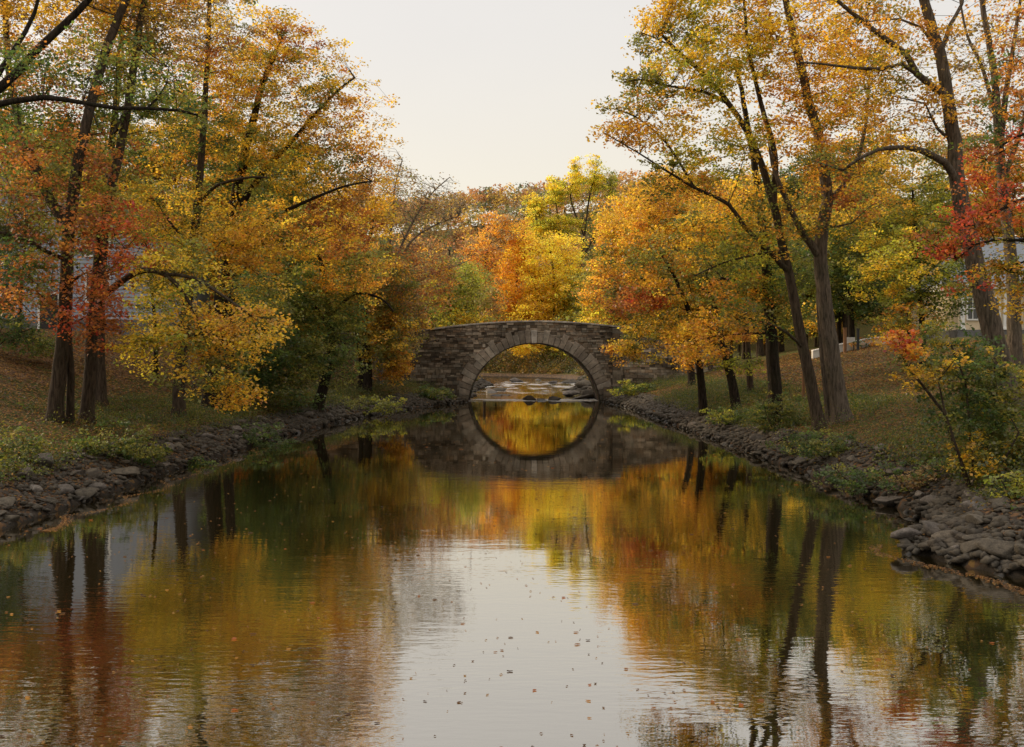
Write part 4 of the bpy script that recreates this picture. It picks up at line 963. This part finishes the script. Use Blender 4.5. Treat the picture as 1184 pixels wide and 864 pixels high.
for i in range(1900):
    yq = r.uniform(10.8, 18.5); xq = float(np.interp(yq, SR[:, 0], SR[:, 1]))+r.uniform(-.3, 1.1); sq = r.uniform(.04, .16); co, fc = lowv[r.randint(8)]
    an_ = r.uniform(0, 6.28); ca, sa = math.cos(an_), math.sin(an_); VV.append(np.stack([co[:, 0]*ca-co[:, 1]*sa, co[:, 0]*sa+co[:, 1]*ca, co[:, 2]], 1)*sq+[xq, yq, H1(xq, yq)+sq*.15]); FF.append(fc+nb); nb += len(co)
for S, side in ((SL, -1), (SR, 1)):
    for i in range(330):
        y = r.uniform(74, 132); x = float(np.interp(y, S[:, 0], S[:, 1]))+side*r.uniform(-.3, 1.8); s = r.uniform(.15, .5)
        co, fc = lowv[r.randint(8)]; VV.append(co*s+[x, y, max(0, H1(x, y))+.05]); FF.append(fc+nb); nb += len(co)
tag(link('shore_rubble', new_mesh('shore_rubble', np.concatenate(VV), np.concatenate(FF), M['rock'], False)), 'small broken stones heaped along both waterlines', None, None, 'stuff')

# ---------------------------------------------------------------- leaves floating on the river
r = np.random.RandomState(66)
fl = []
for i in range(6):
    n = 7; an = np.arange(n)*2*math.pi/n; ra = r.uniform(.55, 1.1, n)
    vs = [(0, 0, .12)]+[(ra[k]*math.cos(an[k]), ra[k]*math.sin(an[k])*.75, .06+.12*r.uniform()) for k in range(n)]
    c = [(.30,.12,.03), (.14,.07,.03), (.42,.2,.05), (.08,.045,.03), (.22,.09,.03), (.36,.11,.03)][i]
    fl.append(new_mesh('floating_leaf', np.array(vs), [(0, k+1, (k+1) % n+1) for k in range(n)], M['leaf'], cols=np.tile(np.array(c), (n, 1))))
for k in range(440):
    y = 7.2+50*r.uniform()**1.25; x = r.uniform(-.52, .52)*y; x = max(min(x, 7.6), -8.3)
    if sdist(x, y)[0][0] > -.4: continue
    o = link('floating_leaf', fl[r.randint(6)]); s = r.uniform(.016, .034)*(1+y/30); o.location = (x, y, .004); o.scale = (s, s, s); o.rotation_euler = (0, 0, r.uniform(0, 6.28))
    tag(o, 'small fallen leaf floating on the dark river', 'leaf', 'leaves floating on the river')

r = np.random.RandomState(71); t = r.uniform(0, 1, 1100)**2; y = 9.5+6.0*t; x = np.interp(y, SR[:, 0], SR[:, 1])-.36-np.abs(r.normal(size=1100))*.10
x = np.concatenate([x, np.interp(y[:900]*2.6-8, SL[:, 0], SL[:, 1])+.30+.5*np.abs(np.sin(y[:900]*3.1))+np.abs(r.normal(size=900))*.10]); y = np.concatenate([y, y[:900]*2.6-8])
n_ = len(x); cc_ = np.stack([x, y, np.full(n_, .006)], 1); an = r.uniform(0, 6.28, n_); s_ = r.uniform(.025, .055, n_)[:, None]
aa = np.stack([np.cos(an), np.sin(an), np.zeros(n_)], 1); bb = np.stack([-np.sin(an), np.cos(an), np.zeros(n_)], 1); up_ = np.array([0, 0, .004])
v = np.stack([cc_-aa*s_*.5, cc_+bb*s_*.4+up_, cc_+aa*s_*.5, cc_-bb*s_*.4+up_], 1).reshape(-1, 3)
pal_ = np.array([(.28,.13,.05), (.18,.09,.04), (.36,.2,.07), (.12,.07,.04)])
tag(link('leaf_litter_line', new_mesh('leaf_litter_line', v, np.arange(4*n_).reshape(-1, 4), M['leaf'], cols=pal_[r.randint(0, 4, n_)])), 'drifted leaves gathered on the water along the stones', None, None, 'stuff')
r = np.random.RandomState(91); y = 7.3+58*r.uniform(0, 1, 2200)**1.35; x = r.uniform(-.52, .52, 2200)*y; x = x+.6*np.sin(y*.7+x*.5)
k = sdist(x, y)[0] < -.5; x, y = x[k], y[k]; n_ = len(x); cc_ = np.stack([x, y, np.full(n_, .004)], 1); an = r.uniform(0, 6.28, n_); s_ = (r.uniform(.012, .03, n_)*(1+y/22))[:, None]
aa = np.stack([np.cos(an), np.sin(an), np.zeros(n_)], 1); bb = np.stack([-np.sin(an), np.cos(an), np.zeros(n_)], 1); up_ = np.array([0, 0, .006])
v = np.stack([cc_-aa*s_*.5, cc_+bb*s_*.4+up_, cc_+aa*s_*.5, cc_-bb*s_*.4+up_], 1).reshape(-1, 3)
tag(link('leaf_specks', new_mesh('leaf_specks', v, np.arange(4*n_).reshape(-1, 4), M['leaf'], cols=(pal_*.9)[r.randint(0, 4, n_)])), 'tiny leaf flecks drifting on the water surface', None, None, 'stuff')
# ---------------------------------------------------------------- houses
M['siding'] = simple('white siding', (.30, .33, .385), .6, .12, 2)
M['cream'] = simple('cream render', (.66, .53, .36), .8, .12, 2)
M['trim'] = simple('white trim', (.72, .70, .66), .6, .08, 3)
M['slate'] = simple('slate roof', (.20, .215, .24), .6, .3, 6, .5, .02)
M['found'] = simple('foundation stone', (.14, .135, .13), .9, .35, 4, .5, .02)
M['glass'] = simple('dark glass', (.02, .024, .03), .08, .1, 2, 0, 0, .6)
M['door'] = simple('dark door', (.03, .025, .022), .5, .2, 3)
M['wood'] = simple('post wood', (.16, .08, .035), .8, .3, 6)
M['iron'] = simple('black iron', (.02, .02, .02), .5, .2, 6)
M['pale'] = simple('pale stone', (.50, .47, .42), .85, .2, 2)
def window(parent, x0, x1, z0, z1, y, trim='trim', bars=1):
    mb = MB(); t = .09
    mb.box(x0-t, x1+t, y-.06, y+.02, z1, z1+t); mb.box(x0-t, x1+t, y-.10, y+.02, z0-t, z0); mb.box(x0-t, x0, y-.06, y+.02, z0+.001, z1-.001); mb.box(x1, x1+t, y-.06, y+.02, z0+.001, z1-.001)
    fr = mb.build('window', M[trim], parent)
    p = MB(); p.box(x0, x1, y-.012, y+.01, z0, z1); p.build('pane', M['glass'], fr)
    g = MB(); zm = (z0+z1)/2; g.box(x0, x1, y-.04, y-.014, zm-.025, zm+.025)
    for k in range(bars):
        xm = x0+(x1-x0)*(k+1)/(bars+1); g.box(xm-.02, xm+.02, y-.036, y-.016, z0, zm-.026); g.box(xm-.02, xm+.02, y-.036, y-.016, zm+.026, z1)
    g.build('glazing_bar', M[trim], fr)
# white house, left: local frame, front wall on y=0
b = P(64, 384, 50); zb = H1(-23, 50)-.2
hs = empty('white_house', (b[0], 50, zb), 'bluish white clapboard house behind the leftmost trunks', 'house', None)
mb = MB(); x0, x1, dep, wh = -10.5, 5.2, 8.5, 5.3
zz = .75; 
while zz < wh:
    mb.box(x0, x1, 0-.02*0, dep, zz, zz+.19, (1, 1, 1)); mb.add([(x0,-.028,zz),(x1,-.028,zz),(x1,-.002,zz+.19),(x0,-.002,zz+.19)], [(0,1,2,3)]); zz += .19
pk = (x0+x1)/2
mb.prism([(x0, wh+.1), (x1, wh+.1), (pk, wh+2.9)], .02, dep-.02)
mb.build('wall', M['siding'], hs)
m2 = MB(); m2.box(x0-.05, x1+.05, -.06, dep+.05, -1.2, .74); m2.build('foundation', M['found'], hs)
m3 = MB()
for s in (-1, 1):
    xe = x0-.5 if s < 0 else x1+.5
    ze = wh-.15
    m3.add([(xe,-.5,ze),(pk,-.5,wh+3.2),(pk,dep+.5,wh+3.2),(xe,dep+.5,ze),(xe,-.5,ze-.18),(pk,-.5,wh+3.0),(pk,dep+.5,wh+3.0),(xe,dep+.5,ze-.18)],
           [(0,1,2,3),(7,6,5,4),(0,4,5,1),(3,2,6,7),(0,3,7,4)])
m3.build('roof', M['slate'], hs)
for (a, c, e, g_) in [(-8.6,-7.5,1.7,3.1), (-5.4,-4.3,1.7,3.1), (1.6,2.7,1.7,3.1), (-8.6,-7.5,4.,5.2), (-5.4,-4.3,4.,5.2), (1.6,2.7,4.,5.2)]: window(hs, a, c, e, g_, -.03)
d_ = MB(); d_.box(-.75, .15, -.07, -.005, -.05, 2.0); dr = d_.build('door', M['door'], hs)
d2 = MB(); d2.box(-.02, .05, -.11, -.072, .95, 1.02); d2.build('handle', M['iron'], dr)
d3 = MB(); d3.box(-.87, -.76, -.08, -.01, -.05, 2.12); d3.box(.16, .27, -.08, -.01, -.05, 2.12); d3.box(-.758, .158, -.08, -.01, 2.01, 2.12); d3.build('door_frame', M['trim'], hs)
# cream house, right
px0 = P(1108, 395, 60); zb = H1(30, 60)-.1
hc = empty('cream_house', (px0[0], 60, zb), 'cream columned house with slate roof behind the right hand trunks', 'house', None)
mb = MB(); mb.box(0, 9.5, 0, 7, .5, 2.95); mb.build('wall', M['cream'], hc)
mb = MB(); mb.box(-.1, 9.6, -.12, 7.1, -1., .495); mb.build('plinth', M['found'], hc)
mb = MB()
for k in range(8):
    x = .1+k*1.28; mb.box(x, x+.24, -.14, -.001, .5, 2.72, (1, 1, 1)); mb.box(x-.05, x+.29, -.18, -.002, 2.73, 2.84); mb.box(x-.05, x+.29, -.18, -.002, .497, .62)
mb.build('pilaster', M['trim'], hc)
mb = MB(); mb.box(-.3, 9.8, -.35, 7.3, 2.96, 3.16); mb.box(-.42, 9.92, -.47, 7.42, 3.165, 3.27); mb.build('cornice', M['trim'], hc)
mb = MB(); zr = 3.28
mb.add([(-.4,-.45,zr),(9.9,-.45,zr),(9.9,7.4,zr),(-.4,7.4,zr),(2.6,3.4,zr+3.2),(7.2,3.4,zr+3.2)], [(0,1,5,4),(1,2,5),(2,3,4,5),(3,0,4),(0,3,2,1)])
rf = mb.build('roof', M['slate'], hc)
mb = MB(); mb.box(6.2, 6.9, 3.1, 3.8, zr+2.2, zr+4.2); mb.build('chimney', M['found'], rf)
for k in range(7):
    xa = .1+k*1.28+.24+.22
    if k == 2:
        q = MB(); q.box(xa-.05, xa+.65, -.04, .0-.003, .52, 2.5); dd_ = q.build('door', M['door'], hc)
        q = MB(); q.box(xa+.52, xa+.58, -.08, -.041, 1.4, 1.46); q.build('handle', M['iron'], dd_)
    else: window(hc, xa, xa+.6, 1.15, 2.4, -.01)
mb = MB(); mb.box(9.51, 14, .8, 7, .0, 2.6); mb.build('side_wing', M['siding'], hc)
mb = MB(); mb.add([(9.55,.4,2.61),(14.3,.4,2.61),(14.3,7.2,2.61),(9.55,7.2,2.61),(9.55,3.8,4.4),(14.3,3.8,4.4)], [(0,1,5,4),(1,2,5),(2,3,4,5),(3,0,4),(0,3,2,1)]); mb.build('wing_roof', M['slate'], hc)
window(hc, 10.4, 11.2, .9, 2.1, .79); window(hc, 12.2, 13., .9, 2.1, .79)
# pale garden wall with posts and board on the lawn crest
gx0, gx1, gyy = P(940, 390, 58)[0], P(1040, 390, 58)[0], 58
gzb = H1((gx0+gx1)/2, gyy)
gw = empty('garden_wall', ((gx0+gx1)/2, gyy, gzb-.1), 'low pale garden wall along the crest of the grass slope', 'wall', None)
mb = MB(); mc = MB(); gxc = (gx0+gx1)/2; XW = np.linspace(gx0, gx1, 13)
for a_, b_ in zip(XW[:-1], XW[1:]):
    h0, h1 = H1(a_, gyy)-gzb+.1, H1(b_, gyy)-gzb+.1; a2_, b2_ = a_-gxc, b_-gxc
    fs = [(0,3,2,1),(4,5,6,7),(0,1,5,4),(1,2,6,5),(2,3,7,6),(3,0,4,7)]
    for m_, lo_, hi_, o_ in ((mb, -.4, .46, 0), (mc, .462, .52, .04)):
        m_.add([(a2_,-o_,h0+lo_),(b2_,-o_,h1+lo_),(b2_,.3+o_,h1+lo_),(a2_,.3+o_,h0+lo_),(a2_,-o_,h0+hi_),(b2_,-o_,h1+hi_),(b2_,.3+o_,h1+hi_),(a2_,.3+o_,h0+hi_)], fs)
mb.build('wall_body', M['pale'], gw); mc.build('coping', M['trim'], gw)
def post(u, vt, D, wd, m_, lab, nm, cap=True):
    p = P(u, 394, D); g = H1(p[0], D); top = P(u, vt, D)[2]; o = empty(nm, (p[0], D, g), lab, 'post', None)
    mb = MB(); mb.box(-wd/2, wd/2, -wd/2, wd/2, -.15, max(.5, top-g)); mb.build('shaft', M[m_], o, bevel=.01)
    mb = MB(); h = max(.5, top-g); mb.box(-wd/2-.02, wd/2+.02, -wd/2-.02, wd/2+.02, h+.001, h+.05); mb.build('cap', M[m_], o)
post(977, 380, 57.2, .16, 'wood', 'brown wooden post standing before the pale garden wall', 'wooden_post')
post(992, 381, 57.2, .13, 'iron', 'black post right of the brown one by the garden wall', 'black_post')
post(964, 378, 57.2, .07, 'pale', 'thin pale post left of the brown one by the garden wall', 'pale_post')
p = P(985, 384, 57.3); g = H1(p[0], 57.3)
sb = empty('notice_board', (p[0], 57.6, g), 'small blank pale board on legs between the brown and black posts', 'sign')
mb = MB(); mb.box(-.28, .28, -.02, .02, .52, .82); mb.build('board', M['pale'], sb)
for s in (-1, 1): mb = MB(); mb.box(s*.22-.02, s*.22+.02, .021, .06, -.1, .8); mb.build('leg', M['iron'], sb)
# thin stake left of the leaning trunks
p = P(929, 425, 38); g = H1(p[0], 38); o = empty('wooden_stake', (p[0], 38, g), 'thin weathered stake in the leaf litter left of the leaning trunks', 'post')
mb = MB(); mb.box(-.05, .05, -.05, .05, -.1, 1.25); mb.build('shaft', M['wood'], o, bevel=.01)
mb = MB(); mb.add([(-.05,-.05,1.251),(.05,-.05,1.251),(.05,.05,1.251),(-.05,.05,1.251),(0,0,1.33)], [(0,1,4),(1,2,4),(2,3,4),(3,0,4)]); mb.build('tip', M['wood'], o)

# ---------------------------------------------------------------- light, sky, camera
sc = bpy.context.scene
SUN_EL, SUN_AZ = math.radians(24), math.radians(-58)      # azimuth from +y, negative to the left
world = bpy.data.worlds.new('World'); sc.world = world; world.use_nodes = True
nt = world.node_tree; nt.nodes.clear()
sky = N(nt, 'ShaderNodeTexSky'); sky.sky_type = 'NISHITA'; sky.sun_disc = False; sky.sun_elevation = SUN_EL; sky.sun_rotation = SUN_AZ
sky.air_density = 1.0; sky.dust_density = 4.0; sky.ozone_density = 1.0
tc = N(nt, 'ShaderNodeTexCoord'); sp = N(nt, 'ShaderNodeSeparateXYZ'); L(nt, tc.outputs['Generated'], sp.inputs[0])
gz_ = sp.outputs[2]
grad = mixc(nt, mrange(nt, gz_, 0, .36, 0, 1, True), (8.8, 7.9, 5.95), (7.55, 7.2, 6.75))
grad = mixc(nt, mrange(nt, gz_, .38, .85, 0, 1, True), grad, (13.5, 13.0, 12.4))
cm = N(nt, 'ShaderNodeMapping'); cm.inputs['Scale'].default_value = (1, 1, 3); L(nt, tc.outputs['Generated'], cm.inputs[0])
cn = noise(nt, 1.6, 5, .55, cm.outputs[0])
gr2 = mixc(nt, mrange(nt, cn.outputs[0], .35, .65, 0, .35), grad, mixc(nt, 1., grad, (.90, .905, .93), 'MULTIPLY'))
col = mixc(nt, .86, sky.outputs[0], gr2)
bg = N(nt, 'ShaderNodeBackground'); bg.inputs[1].default_value = .125; L(nt, col, bg.inputs[0])
wo = N(nt, 'ShaderNodeOutputWorld'); L(nt, bg.outputs[0], wo.inputs[0])
sl = bpy.data.lights.new('sun', 'SUN'); sl.energy = 4.4; sl.angle = math.radians(14); sl.color = (1., .80, .55)
so = link('sun', sl)
dv = Vector((math.sin(SUN_AZ)*math.cos(SUN_EL), math.cos(SUN_AZ)*math.cos(SUN_EL), math.sin(SUN_EL)))
so.rotation_euler = dv.to_track_quat('Z', 'Y').to_euler(); so.location = (-40, 20, 40)

cam = bpy.data.cameras.new('camera'); co = link('camera', cam); co.location = (0, 0, CH); co.rotation_euler = (math.pi/2, 0, 0)
cam.sensor_width = 36; cam.lens = 36*F/1184; cam.shift_y = -(432-V0)/1184; cam.clip_end = 2000; cam.clip_start = .1
sc.camera = co
sc.view_settings.view_transform = 'Standard'; sc.view_settings.look = 'None'; sc.view_settings.exposure = 0; sc.view_settings.gamma = 1
cy = sc.cycles
cy.max_bounces = 6; cy.diffuse_bounces = 3; cy.glossy_bounces = 3; cy.transmission_bounces = 4; cy.transparent_max_bounces = 4
cy.caustics_reflective = False; cy.caustics_refractive = False; cy.use_denoising = True
cy.sample_clamp_indirect = 4
print('LEAVES', NL)
